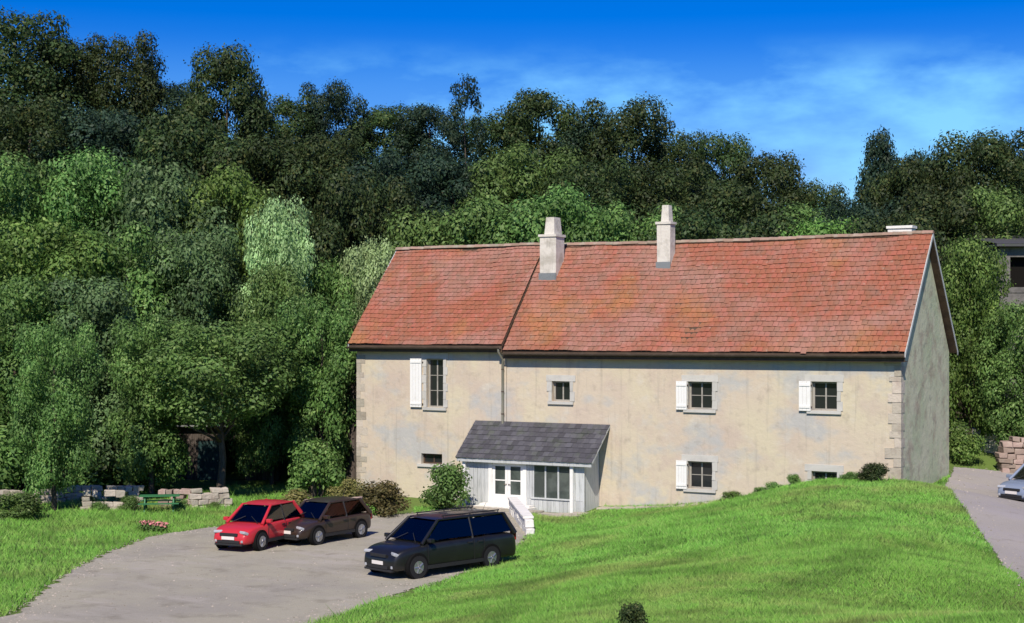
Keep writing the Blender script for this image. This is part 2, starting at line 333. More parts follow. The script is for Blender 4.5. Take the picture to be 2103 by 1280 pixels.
_A[:_n, :_n] = _phi(((_X[:, None] - _X[None]) ** 2).sum(-1)) + np.eye(_n) * 2e-4
_A[:_n, _n] = 1; _A[:_n, _n + 1:] = _X; _A[_n:, :_n] = _A[:_n, _n:].T
_W = np.linalg.solve(_A, np.concatenate([CT[:, 2], np.zeros(3)]))
def tps(P):
    X = P / 50.0; out = np.empty(len(P))
    for i in range(0, len(P), 20000):
        x = X[i:i + 20000]
        out[i:i + 20000] = _phi(((x[:, None] - _X[None]) ** 2).sum(-1)) @ _W[:_n] + _W[_n] + x @ _W[_n + 1:]
    return out
def poly_dist(P, poly):
    """signed distance (negative inside) from points to a polygon"""
    d = np.full(len(P), 1e9); inside = np.zeros(len(P), bool)
    k = len(poly)
    for i in range(k):
        a, b = np.array(poly[i]), np.array(poly[(i + 1) % k]); e = b - a
        t = np.clip(((P - a) @ e) / (e @ e), 0, 1)
        d = np.minimum(d, np.hypot(*(P - a - t[:, None] * e).T))
        c = ((a[1] > P[:, 1]) != (b[1] > P[:, 1])) & (P[:, 0] < (b[0] - a[0]) * (P[:, 1] - a[1]) / (b[1] - a[1] + 1e-12) + a[0])
        inside ^= c
    return np.where(inside, -d, d)
DRIVE = [on_ground(*p) for p in ((-260, 1330), (20, 1262), (88, 1208), (150, 1168), (215, 1136), (300, 1104), (430, 1084), (560, 1074), (700, 1066), (850, 1054))] + \
        [(-35.8, 57.6), (-33.0, 57.7), (-28.9, 51.6), (-27.6, 48.4)] + \
        [on_ground(*p) for p in ((1030, 1152), (960, 1178), (890, 1200), (780, 1236), (640, 1288), (430, 1390), (100, 1560), (-700, 1560))]
LANE = [at(px, 690, d)[:2] for px, d in ((1958, 69), (1932, 62), (1962, 56), (2004, 50), (2046, 44.5), (2086, 40), (2140, 33), (2400, 33), (2500, 45), (2400, 69))]
def smooth(t): t = np.clip(t, 0, 1); return t * t * (3 - 2 * t)
def height(P):
    P = np.atleast_2d(np.asarray(P, float))[:, :2]
    z = tps(P)
    near = (np.abs(P[:, 0] + 20) < 70) & (P[:, 1] > 0) & (P[:, 1] < 90)
    if near.any():
        q = P[near]; w = 1 - smooth(poly_dist(q, DRIVE) / 1.5)
        z[near] = z[near] * (1 - w)
        z[near] += .05 * np.sin(q[:, 0] * .9 + 1.3 * np.sin(q[:, 1] * .4)) * np.cos(q[:, 1] * .8) * (1 - w)
    return z
def hz(x, y): return float(height([(x, y)])[0])
xs = np.concatenate([np.linspace(-900, -90, 16), np.arange(-80, 20, .6), np.linspace(24, 900, 20)])
ys = np.concatenate([np.linspace(-300, 5, 14), np.arange(8, 96, .6), np.linspace(100, 260, 40), np.linspace(300, 1500, 10)])
GX, GY = np.meshgrid(xs, ys); GP = np.stack([GX.ravel(), GY.ravel()], 1)
GZ = height(GP)
far_w = smooth((np.hypot(GP[:, 0], GP[:, 1]) - 200) / 200); GZ = GZ * (1 - far_w) + 30 * far_w
idx = np.arange(len(GP)).reshape(len(ys), len(xs))
Q = np.stack([idx[:-1, :-1], idx[:-1, 1:], idx[1:, 1:], idx[1:, :-1]], -1).reshape(-1, 4)
gm = np_mesh('ground', np.column_stack([GP, GZ]), Q, 4); gm.shade_smooth()
tag(link('ground', gm, M['ground']), kind='structure')

def sheet(name, poly, mat, lift, step=.4, ragged=.22, bbox=None):
    """a ground sheet inside a polygon with a ragged edge, draped on the terrain"""
    pa = np.array(poly); x0, y0 = pa.min(0) - 1; x1, y1 = pa.max(0) + 1
    X, Y = np.meshgrid(np.arange(x0, x1, step), np.arange(y0, y1, step)); P = np.stack([X.ravel(), Y.ravel()], 1)
    d = poly_dist(P, poly) + ragged * (np.sin(P[:, 0] * 2.1 + P[:, 1] * 1.3) + np.sin(P[:, 0] * 5.3 - P[:, 1] * 3.7) * .6 + np.random.randn(len(P)) * .25)
    ok = (d < 0).reshape(X.shape)
    cell = ok[:-1, :-1] & ok[:-1, 1:] & ok[1:, 1:] & ok[1:, :-1]
    ii = np.arange(len(P)).reshape(X.shape)
    q = np.stack([ii[:-1, :-1], ii[:-1, 1:], ii[1:, 1:], ii[1:, :-1]], -1)[cell]
    used = np.unique(q); remap = -np.ones(len(P), int); remap[used] = np.arange(len(used))
    V = np.column_stack([P[used], height(P[used]) + lift])
    me = np_mesh(name, V, remap[q], 4); me.shade_smooth()
    return tag(link(name, me, mat), kind='structure')
sheet('driveway', DRIVE, M['drive'], .025, .14, .10)
sheet('lane', LANE, M['lane'], .035, .07, .03)
rnd0 = np.random.default_rng(77)
def loose_stones(name, poly, n, edge, smin, smax, lift):
    pa = np.array(poly); lo, hi = pa.min(0), pa.max(0); P = lo + (hi - lo) * rnd0.random((n * 6, 2)); d = poly_dist(P, poly)
    P = P[(d < .25) & (rnd0.random(len(P)) < np.where(d > -edge, 1, .12)) & (P[:, 1] > 20)][:n]; z = height(P) + lift; n = len(P)
    sz = smin + (smax - smin) * rnd0.random(n) ** 3; base = np.array([(1, 0, 0), (-.5, .87, 0), (-.5, -.87, 0), (.1, .1, .8)])
    V = np.column_stack([P, z])[:, None] + base[None] * (1 + .5 * rnd0.normal(size=(n, 4, 1)) * .5) * sz[:, None, None]
    Fq = (np.array([(0, 1, 3), (1, 2, 3), (2, 0, 3)])[None] + (np.arange(n) * 4)[:, None, None]).reshape(-1, 3)
    return tag(link(name, np_mesh(name, V.reshape(-1, 3), Fq, 3), M['gravel']), kind='stuff')
loose_stones('gravel', DRIVE, 9000, 1.1, .012, .05, .02)
loose_stones('gravel', LANE, 3000, .8, .012, .05, .03)

# ------------------------------------------------------------------ farmhouse
X0, XS, X1, YF, YB, YR = -43.15, -34.93, -17.09, 60.0, 67.4, 63.7
EZ, RZ = 6.95, 11.72                                   # eave and ridge heights
house = tag(empty('farmhouse', (X0, YF, 0)), 'long two-storey cream rendered farmhouse with red tiled roof and slate porch', 'farmhouse')
HO = Vector((X0, YF, 0))
def hpart(mb, name, mat, parent=None, **k):
    """geometry given in place coordinates, made a child of the house"""
    mb.v = [tuple(Vector(v) - HO) for v in mb.v]
    return mb.build(name, mat, parent or house, **k)

def holed_wall(mb, x0, x1, z0, z1, y, depth, holes):
    xsn = sorted({x0, x1, *[h[0] for h in holes], *[h[1] for h in holes]}); zsn = sorted({z0, z1, *[h[2] for h in holes], *[h[3] for h in holes]})
    for a, b in zip(xsn, xsn[1:]):
        for c, d in zip(zsn, zsn[1:]):
            if any(h[0] <= a and b <= h[1] and h[2] <= c and d <= h[3] for h in holes): continue
            mb.add([(a, y, c), (b, y, c), (b, y, d), (a, y, d)], [(0, 1, 2, 3)])
    for (a, b, c, d) in holes:
        for q in ([(a, y, c), (a, y, d), (a, y + depth, d), (a, y + depth, c)], [(b, y, d), (b, y, c), (b, y + depth, c), (b, y + depth, d)],
                  [(a, y, d), (b, y, d), (b, y + depth, d), (a, y + depth, d)], [(b, y, c), (a, y, c), (a, y + depth, c), (b, y + depth, c)]):
            mb.add(q, [(0, 1, 2, 3)])
WIN = {'tall': (-39.20, -38.28, 4.20, 6.45), 'low': (-39.5, -38.35, 1.58, 2.06),
       'A': (-32.62, -31.72, 4.62, 5.5), 'B': (-26.12, -25.02, 4.42, 5.58), 'C': (-20.72, -19.66, 4.5, 5.66), 'D': (-26.12, -25.02, 1.09, 2.24), 'E': (-20.72, -19.66, 1.0, 2.06)}
w = MB(); holed_wall(w, X0, XS, -1.2, 7.12, YF, .32, [WIN['tall'], WIN['low']]); hpart(w, 'wall', M['wall'])
w = MB(); holed_wall(w, XS, X1, -1.2, 6.80, YF + .03, .32, [WIN[k] for k in 'ABCDE']); hpart(w, 'wall', M['wall'])
w = MB(); w.add([(X1, YF + .03, -1), (X1, YB, -1), (X1, YB, 6.8), (X1, YR, RZ - .22), (X1, YF + .03, 6.8)], [(0, 1, 2, 3, 4)]); hpart(w, 'wall', M['gable_wall'])
w = MB(); w.add([(X0, YF, -1), (X0, YB, -1), (X0, YB, 6.8), (X0, YR, RZ - .22), (X0, YF, 7.1)], [(4, 3, 2, 1, 0)]); hpart(w, 'wall', M['gable_wall'])
w = MB(); w.add([(X0, YB, -1), (X1, YB, -1), (X1, YB, 6.8), (X0, YB, 6.8)], [(3, 2, 1, 0)]); hpart(w, 'wall', M['gable_wall'])

def stone_block(mb, x0, x1, z0, z1, y, out=.03, j=.008):
    mb.box(x0, x1, y - out, y + .10, z0, z1, j)
def window(key, panes=(2, 3), surround=True, shutter=None, y=YF + .03, sill=True, frame_mat='winframe'):
    a, b, c, d = WIN[key]
    f = MB(); t = .07; yy = y + .20
    f.box(a, a + t, yy, yy + .07, c, d); f.box(b - t, b, yy, yy + .07, c, d)
    f.box(a + t, b - t, yy, yy + .07, c, c + t); f.box(a + t, b - t, yy, yy + .07, d - t, d)
    fr = hpart(f, 'window', M[frame_mat])
    nx, nz = panes
    g = MB()
    for i in range(1, nx):
        x = a + t + (b - a - 2 * t) * i / nx; g.box(x - .03, x + .03, yy + .012, yy + .055, c + t, d - t)
    for i in range(1, nz):
        z = c + t + (d - c - 2 * t) * i / nz; g.box(a + t, b - t, yy + .018, yy + .05, z - .014, z + .014)
    if g.v: hpart(g, 'glazing_bar', M[frame_mat], fr)
    for i in range(nx):
        p = MB(); w_ = (b - a - 2 * t) / nx
        p.box(a + t + w_ * i + .002, a + t + w_ * (i + 1) - .002, yy + .03, yy + .04, c + t, d - t); hpart(p, 'pane', M['glass'], fr)
    if surround:
        for side in (0, 1):
            n = max(2, round((d - c) / .38)); z = c
            for k in range(n):
                zz = c + (d - c) * (k + 1) / n; wd = .24 if (k + side) % 2 else .16
                s = MB(); x = (a - wd, a - .002) if side == 0 else (b + .002, b + wd)
                stone_block(s, x[0], x[1], z + .006, zz - .006, y); hpart(s, 'jamb_stone', M['surround'], fr); z = zz
        s = MB(); stone_block(s, a - .28, b + .28, d + .004, d + .27, y); hpart(s, 'lintel', M['surround'], fr)
    if sill:
        s = MB(); s.box(a - .18, b + .18, y - .09, y + .2, c - .13, c - .004, .004); hpart(s, 'sill', M['surround'], fr)
    return fr
def shutter(x0, x1, z0, z1, y, parent=None):
    s = empty('shutter', (x0 - X0, y - YF, 0), 0, house)
    n = max(2, round((x1 - x0) / .14)); wd = (x1 - x0) / n
    for k in range(n):
        b = MB(); b.box(wd * k + .004, wd * (k + 1) - .004, -.085, -.05, z0, z1); b.build('plank', M['white'], s)
    for z in (z0 + .16, z1 - .16):
        b = MB(); b.box(.03, x1 - x0 - .03, -.112, -.087, z - .045, z + .045); b.build('batten', M['white'], s)
    for z in (z0 + .16, z1 - .16):
        b = MB(); b.box(x1 - x0 - .02, x1 - x0 + .05, -.05, -.0, z - .02, z + .02); b.build('hinge', M['gutter'], s)
window('A', (2, 1)); window('B', (2, 2)); window('C', (2, 2)); window('D', (2, 2)); window('E', (2, 2))
window('tall', (2, 3), y=YF, surround=True); window('low', (2, 1), y=YF, surround=False, frame_mat='brownwood')
shutter(-26.62, -26.13, 4.40, 5.60, YF); shutter(-21.22, -20.73, 4.48, 5.68, YF); shutter(-26.62, -26.13, 1.07, 2.26, YF)
shutter(-40.05, -39.42, 4.20, 6.45, YF - .03)
# quoins at the corners
for (x, dr) in ((X0, 1), (X1, -1)):
    z = .2
    k = 0
    while z < 6.5:
        h = random.uniform(.2, .48); wd = random.uniform(.36, .66) if k % 2 else random.uniform(.2, .36)
        a, b = (x - .02, x + wd) if dr > 0 else (x - wd, x + .02)
        s = MB(); s.box(a, b, YF - .012, YF + (.30 if k % 2 else .5), z, z + h - .015, .008); hpart(s, 'quoin', M['stone']); z += h; k += 1

# roofs: slope frames and tiles that are pieces of their own
def slope_tiles(x0, x1, e0, r0, name, keep_single, tw=.235, th=.27, side=1):
    """tiles between the eave point e0=(y,z) and the ridge point r0=(y,z)"""
    ey, ez = e0; ry, rz = r0; Lr = math.hypot(ry - ey, rz - ez); uy, uz = (ry - ey) / Lr, (rz - ez) / Lr; ny, nz = -uz, uy
    if nz < 0: ny, nz = -ny, -nz
    rows = math.ceil(Lr / th); slipped = random.Random(5); cols = round((x1 - x0) / tw); tw = (x1 - x0) / cols
    tiles = []
    for r in range(rows):
        for c in range(cols + r % 2):
            tiles.append((r, c))
    tiles.sort(key=lambda t: -t[1] - t[0] * .01)
    sag = lambda x, s: -.07 * math.sin(math.pi * (x - x0) / (x1 - x0)) * (1 - .3 * s / Lr) + .022 * math.sin(x * 1.3 + s * .8) + .012 * math.sin(x * 3.1 - s * 2)
    def tile_geo(mb, r, c, origin=None):
        s0 = r * th + random.uniform(-.016, .016); s1 = min((r + 1) * th + .07, Lr); xa = max(x0 + (c - .5 * (r % 2)) * tw, x0) + .004 + random.uniform(-.006, .006); xb = min(x0 + (c + 1 - .5 * (r % 2)) * tw, x1) - .004
        t0, t1 = .05 + random.uniform(-.006, .010), .018
        def P(x, s, h): hh = h + sag(x, s); return (x, ey + uy * s + ny * hh, ez + uz * s + nz * hh)
        q1 = (xb - xa) / 4; xm = [xa, xa + q1, xa + 2 * q1, xb - q1, xb]; hp = [0, .006, .009, .006, 0]; t0 += random.uniform(0, .010); sl = slipped.random(); s0 -= .07 if sl < .008 else 0; s1 -= .07 if sl < .008 else 0
        vs = [P(x, s0, t0 + h) for x, h in zip(xm, hp)] + [P(x, s1, t1 + h) for x, h in zip(xm, hp)] + [P(xa, s0, t0 - .02), P(xb, s0, t0 - .02)]
        fs = [(i, i + 1, 6 + i, 5 + i) for i in range(4)] + [(10, 11, 4, 3, 2, 1, 0)]
        if side < 0: fs = [f[::-1] for f in fs]
        mb.add(vs, fs)
    roof = MB()
    def P(x, s, h): return (x, ey + uy * s + ny * h, ez + uz * s + nz * h)
    roof.add([P(x0, 0, -.06), P(x1, 0, -.06), P(x1, Lr, -.06), P(x0, Lr, -.06), P(x0, 0, -.17), P(x1, 0, -.17), P(x1, Lr, -.17), P(x0, Lr, -.17)],
             [(0, 1, 2, 3), (7, 6, 5, 4), (0, 4, 5, 1), (1, 5, 6, 2), (3, 2, 6, 7), (0, 3, 7, 4)])
    ro = hpart(roof, name, M['brownwood'])
    for (r, c) in tiles[:keep_single]:
        t = MB(); tile_geo(t, r, c); hpart(t, 'tile', M['tile'], ro)
    t = MB()
    for (r, c) in tiles[keep_single:]: tile_geo(t, r, c)
    if t.v:
        tag(hpart(t, 'tile', M['tile'], ro), kind='stuff')
    return ro
slope_tiles(XS + .02, X1 + .28, (YF - .38, 6.86), (YR, RZ), 'roof', 300)
slope_tiles(X0 - .22, XS - .02, (YF - .40, 7.12), (YR, RZ + .06), 'roof', 0)
slope_tiles(X0 - .22, X1 + .28, (YB + .38, 6.86), (YR, RZ), 'roof', 0, .6, .6, side=-1)
# ridge tiles
rm = MB(); n = 9
for k in range(2):
    for i in range(n):
        a = math.pi * i / (n - 1); r = .155 if k == 0 else .14
        rm.v.append((k * .44, math.cos(a) * r, math.sin(a) * r * .9))
for i in range(n - 1): rm.f.append((i, i + 1, n + i + 1, n + i))
rm.f.append(tuple(range(n - 1, -1, -1))); rm.f.append(tuple(range(n, 2 * n)))
rme = to_mesh('ridge_tile', rm.v, rm.f, True, 40)
x = X0 - .22; k = 0
while x < X1 + .05:
    zz = RZ + .0 + (.05 if x < XS else 0) - .07 * math.sin(math.pi * ((x - XS) / (X1 - XS)) if x > XS else 0)
    link('ridge_tile', rme, M['ridge'], house, (x - X0, YR - YF, zz + random.uniform(-.012, .012)), (random.uniform(-.04, .04), random.uniform(-.02, .02), random.uniform(-.02, .02)))
    x += .415; k += 1
# verge boards, fascia, gutters, downpipe
b = MB()
for (y0, z0) in ((YF - .38, 6.82), ):
    b.add([(X1 + .30, y0, z0 - .16), (X1 + .30, YR, RZ - .16), (X1 + .30, YR, RZ + .03), (X1 + .30, y0, z0 + .03),
           (X1 + .26, y0, z0 - .16), (X1 + .26, YR, RZ - .16), (X1 + .26, YR, RZ + .03), (X1 + .26, y0, z0 + .03)], [(0, 1, 2, 3), (7, 6, 5, 4), (0, 3, 7, 4), (1, 5, 6, 2), (3, 2, 6, 7), (0, 4, 5, 1)])
hpart(b, 'verge_board', M['greywood'])
b = MB(); b.add([(X1 + .30, YB + .38, 6.66), (X1 + .30, YR, RZ - .16), (X1 + .30, YR, RZ + .03), (X1 + .30, YB + .38, 6.85),
           (X1 + .26, YB + .38, 6.66), (X1 + .26, YR, RZ - .16), (X1 + .26, YR, RZ + .03), (X1 + .26, YB + .38, 6.85)], [(3, 2, 1, 0), (4, 5, 6, 7), (4, 7, 3, 0), (2, 6, 5, 1), (7, 6, 2, 3), (1, 5, 4, 0)])
hpart(b, 'verge_board', M['greywood'])
b = MB(); b.add([(X0 - .24, YF - .40, 6.92), (X0 - .24, YR, RZ - .12), (X0 - .24, YR, RZ + .09), (X0 - .24, YF - .40, 7.13),
           (X0 - .20, YF - .40, 6.92), (X0 - .20, YR, RZ - .12), (X0 - .20, YR, RZ + .09), (X0 - .20, YF - .40, 7.13)], [(3, 2, 1, 0), (4, 5, 6, 7), (4, 7, 3, 0), (2, 6, 5, 1), (7, 6, 2, 3), (1, 5, 4, 0)])
hpart(b, 'verge_board', M['greywood'])
b = MB(); b.box(X0 - .2, XS - .02, YF - .37, YF - .33, 6.76, 7.06); hpart(b, 'fascia', M['brownwood'])
b = MB(); b.box(XS + .02, X1 + .26, YF - .35, YF - .31, 6.48, 6.80); hpart(b, 'fascia', M['brownwood'])
b = MB(); b.box(X0 - .2, XS - .02, YF - .33, YF - .003, 6.77, 6.80); hpart(b, 'soffit', M['brownwood'])
b = MB(); b.box(XS + .02, X1 + .26, YF - .31, YF + .027, 6.49, 6.52); hpart(b, 'soffit', M['brownwood'])
def gutter(x0, x1, y, z, r=.10):
    g = MB(); n = 8
    for x in (x0, x1):
        for i in range(n + 1):
            a = math.pi + math.pi * i / n; g.v.append((x, y + math.cos(a) * r, z + math.sin(a) * r))
        for i in range(n + 1):
            a = 2 * math.pi - math.pi * i / n; g.v.append((x, y + math.cos(a) * (r - .01), z + math.sin(a) * (r - .01)))
    m_ = 2 * (n + 1)
    for i in range(m_): g.f.append((i, (i + 1) % m_, m_ + (i + 1) % m_, m_ + i))
    return hpart(g, 'gutter', M['gutter'])
gutter(X0 - .2, XS - .06, YF - .475, 7.00); gutter(XS + .06, X1 + .27, YF - .455, 6.74)
d = MB(); d.path([(XS - .14, YF - .475, 6.93), (XS - .14, YF - .475, 6.78), (XS - .14, YF - .10, 6.45), (XS - .14, YF - .10, 3.5), (XS - .14, YF - .10, 3.46)], [.055] * 5, 10)
dp = hpart(d, 'downpipe', M['copperpipe'], smooth=True, sharp=50)
for z in (6.0, 5.0, 4.0):
    b = MB(); b.tube((XS - .14, YF - .10, z - .025), (XS - .14, YF - .10, z + .025), .068, .068, 12); hpart(b, 'pipe_clip', M['gutter'], dp)
# chimneys
def chimney(x0, x1, y0, y1, z0, z1, top=None, pots=1, mat='chimney'):
    c = MB(); c.box(x0, x1, y0, y1, z0, z1, .01); ch = hpart(c, 'chimney', M[mat], bevel=.015)
    c = MB(); c.box(x0 - .05, x1 + .05, y0 - .05, y1 + .05, z1 + .002, z1 + .11, .006); hpart(c, 'cap', M[mat], ch)
    zt = z1 + .113
    if top:
        c = MB(); cx, cy = (top[0] + top[1]) / 2, (y0 + y1) / 2
        a, b_ = (top[1] - top[0]) / 2, (y1 - y0) / 2 - .05
        v = [(cx - a, cy - b_, zt), (cx + a, cy - b_, zt), (cx + a, cy + b_, zt), (cx - a, cy + b_, zt),
             (cx - a * .8, cy - b_ * .8, top[2]), (cx + a * .8, cy - b_ * .8, top[2]), (cx + a * .8, cy + b_ * .8, top[2]), (cx - a * .8, cy + b_ * .8, top[2])]
        c.add(v, [(3, 2, 1, 0), (4, 5, 6, 7), (0, 1, 5, 4), (1, 2, 6, 5), (2, 3, 7, 6), (3, 0, 4, 7)]); hpart(c, 'flue', M[mat], ch)
    else:
        for k in range(pots):
            c = MB(); cx = x0 + (x1 - x0) * (k + .5) / pots; cy = (y0 + y1) / 2
            c.tube((cx, cy, zt), (cx, cy, zt + .38), .13, .10, 14); hpart(c, 'chimney_pot', M['clay'], ch, smooth=True, sharp=50)
    # lead flashing at the foot
    c = MB(); c.box(x0 - .03, x1 + .03, y0 - .05, y0 - .012, z0 + .45, z0 + .78); hpart(c, 'flashing', M['zinc'], ch)
    return ch
chimney(-34.50, -33.66, 62.3, 63.15, 9.6, 12.05, top=(-34.28, -33.76, 12.95))
chimney(-28.80, -28.16, 62.75, 63.3, 10.0, 12.45, top=(-28.62, -28.24, 13.3))
chimney(-18.75, -17.75, 63.9, 64.5, 10.6, 11.98, pots=0, mat='whitewash')

# porch: grey boarded lean-to under slates
PX0, PX1, PY = -36.2, -30.28, 58.6
ps = MB()
pe, pt = (58.28, 2.12), (YF, 3.66)
Lp = math.hypot(pt[0] - pe[0], pt[1] - pe[1]); uy, uz = (pt[0] - pe[0]) / Lp, (pt[1] - pe[1]) / Lp; ny, nz = -uz, uy
def PP(x, s, h): return (x, pe[0] + uy * s + ny * h, pe[1] + uz * s + nz * h)
ps.add([PP(-36.55, 0, 0), PP(-29.75, 0, 0), PP(-29.75, Lp, 0), PP(-36.55, Lp, 0), PP(-36.55, 0, -.08), PP(-29.75, 0, -.08), PP(-29.75, Lp, -.08), PP(-36.55, Lp, -.08)],
       [(0, 1, 2, 3), (7, 6, 5, 4), (0, 4, 5, 1), (1, 5, 6, 2), (3, 2, 6, 7), (0, 3, 7, 4)])
porch_roof = tag(hpart(ps, 'porch_roof', M['greywood']), 'grey slate lean-to roof over the porch')
rows, cols = 8, 23
for r in range(rows):
    for c in range(cols + (r % 2)):
        tw = 6.8 / cols; xa = max(-36.55 + (c - .5 * (r % 2)) * tw, -36.56); xb = min(-36.55 + (c + 1 - .5 * (r % 2)) * tw, -29.74)
        s0 = r * Lp / rows - .03; s1 = min(s0 + Lp / rows + .09, Lp); h0 = .030 + random.uniform(-.003, .012); h1 = .008
        s = MB(); xa += .004; xb -= .004; dx = random.uniform(-.01, .01)
        s.add([PP(xa, s0 + dx, h0), PP(xb, s0 - dx, h0), PP(xb, s1, h1), PP(xa, s1, h1), PP(xa, s0 + dx, h0 - .014), PP(xb, s0 - dx, h0 - .014), PP(xb, s1, h1 - .006), PP(xa, s1, h1 - .006)],
              [(0, 1, 2, 3), (0, 4, 5, 1), (1, 5, 6, 2), (0, 3, 7, 4), (7, 6, 5, 4)])
        hpart(s, 'slate', M['slate'], porch_roof)
# porch walls: boards either side of the door and window
def boards(x0, x1, z0, z1, y, parent, n):
    wd = (x1 - x0) / n
    for k in range(n):
        s = MB(); s.box(x0 + wd * k + .006, x0 + wd * (k + 1) - .006, y, y + .05, z0, z1, .002); hpart(s, 'board', M['greywood'], parent)
pw = MB(); pw.box(PX0, -35.02, PY + .06, PY + .10, -.2, 2.12); pw.box(-33.1, PX1, PY + .06, PY + .10, -.2, .46); pw.box(-35.02, -33.1, PY + .06, PY + .10, 2.02, 2.12)
pw.box(-33.1, -32.8, PY + .06, PY + .10, .46, 2.12); pw.box(-30.9, PX1, PY + .06, PY + .10, .46, 2.12); pw.box(-32.8, -30.9, PY + .06, PY + .10, 1.92, 2.12)
porch_wall = hpart(pw, 'porch_wall', M['greywood'])
boards(PX0, -35.02, -.1, 2.14, PY, porch_wall, 6); boards(-33.1, PX1, -.1, .44, PY, porch_wall, 14); boards(-33.1, -32.82, .45, 2.12, PY, porch_wall, 2); boards(-30.9, PX1, .45, 2.12, PY, porch_wall, 3)
sw = MB(); sw.add([(PX1, PY, -.2), (PX1, YF, -.2), (PX1, YF, 3.5), (PX1, PY, 2.28), (PX1 - .08, PY, -.2), (PX1 - .08, YF, -.2), (PX1 - .08, YF, 3.5), (PX1 - .08, PY, 2.28)], [(0, 1, 2, 3), (7, 6, 5, 4), (0, 3, 7, 4), (2, 6, 7, 3)])
hpart(sw, 'porch_wall', M['greywood'])
sw = MB(); sw.add([(PX0, PY, -.2), (PX0, YF, -.2), (PX0, YF, 3.5), (PX0, PY, 2.28), (PX0 + .08, PY, -.2), (PX0 + .08, YF, -.2), (PX0 + .08, YF, 3.5), (PX0 + .08, PY, 2.28)], [(3, 2, 1, 0), (4, 5, 6, 7), (4, 7, 3, 0), (3, 7, 6, 2)])
hpart(sw, 'porch_wall', M['greywood'])
# white door: two leaves with tall glass
fd = MB(); fd.box(-35.02, -34.84, PY - .03, PY + .12, 0, 2.02); fd.box(-33.28, -33.1, PY - .03, PY + .12, 0, 2.02); fd.box(-34.84, -33.28, PY - .03, PY + .12, 1.90, 2.02)
hpart(fd, 'door_frame', M['white'])
for (a, b_) in ((-34.835, -34.065), (-34.055, -33.285)):
    q = MB(); q.box(a, a + .13, PY + .02, PY + .07, .02, 1.895); q.box(b_ - .13, b_, PY + .02, PY + .07, .02, 1.895); q.box(a + .13, b_ - .13, PY + .02, PY + .07, .02, .55); q.box(a + .13, b_ - .13, PY + .02, PY + .07, 1.78, 1.895)
    q.box(a + .13, b_ - .13, PY + .03, PY + .06, 1.14, 1.19)
    dr = hpart(q, 'porch_door', M['white'])
    q = MB(); q.box(a + .13, b_ - .13, PY + .042, PY + .05, .55, 1.78); hpart(q, 'pane', M['porchglass'], dr)
    q = MB(); xx = b_ - .06 if a < -34.5 else a + .06; q.tube((xx, PY + .02, 1.0), (xx, PY - .04, 1.0), .02, .02, 8); q.tube((xx, PY - .04, 1.0), (xx + (-.1 if a < -34.5 else .1), PY - .04, 1.0), .014, .014, 8); hpart(q, 'handle', M['gutter'], dr)
# porch window: three lights between white posts
q = MB()
for x in (-32.8, -32.2, -31.57, -30.97): q.box(x, x + .07, PY - .01, PY + .08, .5, 1.88)
q.box(-32.8, -30.9, PY - .012, PY + .082, 1.88, 1.95); q.box(-32.85, -30.85, PY - .06, PY + .09, .44, .50)
pwn = hpart(q, 'porch_window', M['greywood'])
for x in (-32.73, -32.13, -31.5):
    q = MB(); q.box(x, x + .53, PY + .03, PY + .04, .5, 1.88); hpart(q, 'pane', M['porchglass'], pwn)
for x in (-30.9, -36.3):
    q = MB(); q.box(x, x + .15, PY - .16, PY - .02, -.1, 2.1); hpart(q, 'post', M['white'], bevel=.01)
q = MB(); q.box(-36.5, -29.8, 58.31, 58.345, 1.94, 2.10); hpart(q, 'fascia', M['greywood'])

for k, (x0_, x1_, y0_, h_) in enumerate(((-35.3, -32.6, 57.75, .16), (-35.2, -32.7, 58.1, .32))):
    q = MB(); q.box(x0_, x1_, y0_, 58.56 - k * .003, -.1, h_ * .5, .006); hpart(q, 'doorstep', M['whitewash'], bevel=.012)
# lean-to of brown boards against the left gable
lean = tag(empty('log_store', (-44.4, 65, 0)), 'small dark brown lean-to log store against the left end of the farmhouse', 'lean-to')
LO = Vector((-44.4, 65, 0))
def lpart(mb, name, mat, parent=None): mb.v = [tuple(Vector(v) - LO) for v in mb.v]; return mb.build(name, mat, parent or lean)
q = MB(); q.add([(-43.30, 62.2, 9.5), (-43.30, 67.2, 9.5), (-45.7, 67.2, 7.3), (-45.7, 62.2, 7.3), (-43.30, 62.2, 9.35), (-43.30, 67.2, 9.35), (-45.7, 67.2, 7.15), (-45.7, 62.2, 7.15)],
              [(0, 1, 2, 3), (7, 6, 5, 4), (0, 3, 7, 4), (3, 2, 6, 7), (1, 5, 6, 2), (0, 4, 5, 1)]); lpart(q, 'roof', M['brownwood'])
for k in range(8):
    xa = -45.5 + k * .27; zt = 7.25 + (xa + 45.7) * .9
    q = MB(); q.box(xa, xa + .262, 62.3, 62.34, hz(-44.5, 62) - .2, zt, .004); lpart(q, 'plank', M['darkplank'])
for k in range(14):
    ya = 62.36 + k * .34
    q = MB(); q.box(-45.54, -45.50, ya, ya + .33, hz(-45.5, 64) - .3, 7.2, .004); lpart(q, 'plank', M['darkplank'])

# paving before the porch and along the wall foot
def paving(name, pts):
    o = empty(name, (pts[0][0], pts[0][1], 0)); tag(o, kind='structure'); return o
pv = empty('path', (-33, 58, 0)); tag(pv, kind='structure')
def flag(x, y, wx, wy):
    z = hz(x, y); s = MB(); s.box(-wx / 2, wx / 2, -wy / 2, wy / 2, -.06, .035, .02); s.build('paving_stone', M['paving'], pv, loc=(x + 33, y - 58, z + .02), rot=(0, 0, random.uniform(-.06, .06)), bevel=.01)
for i in range(9):
    for j in range(2): flag(-36.0 + i * .72 + random.uniform(-.04, .04), 58.05 - j * .62, .66, .56)
for i in range(9): flag(-29.7 + i * .62, 59.45 + random.uniform(-.05, .05), .56, .60)

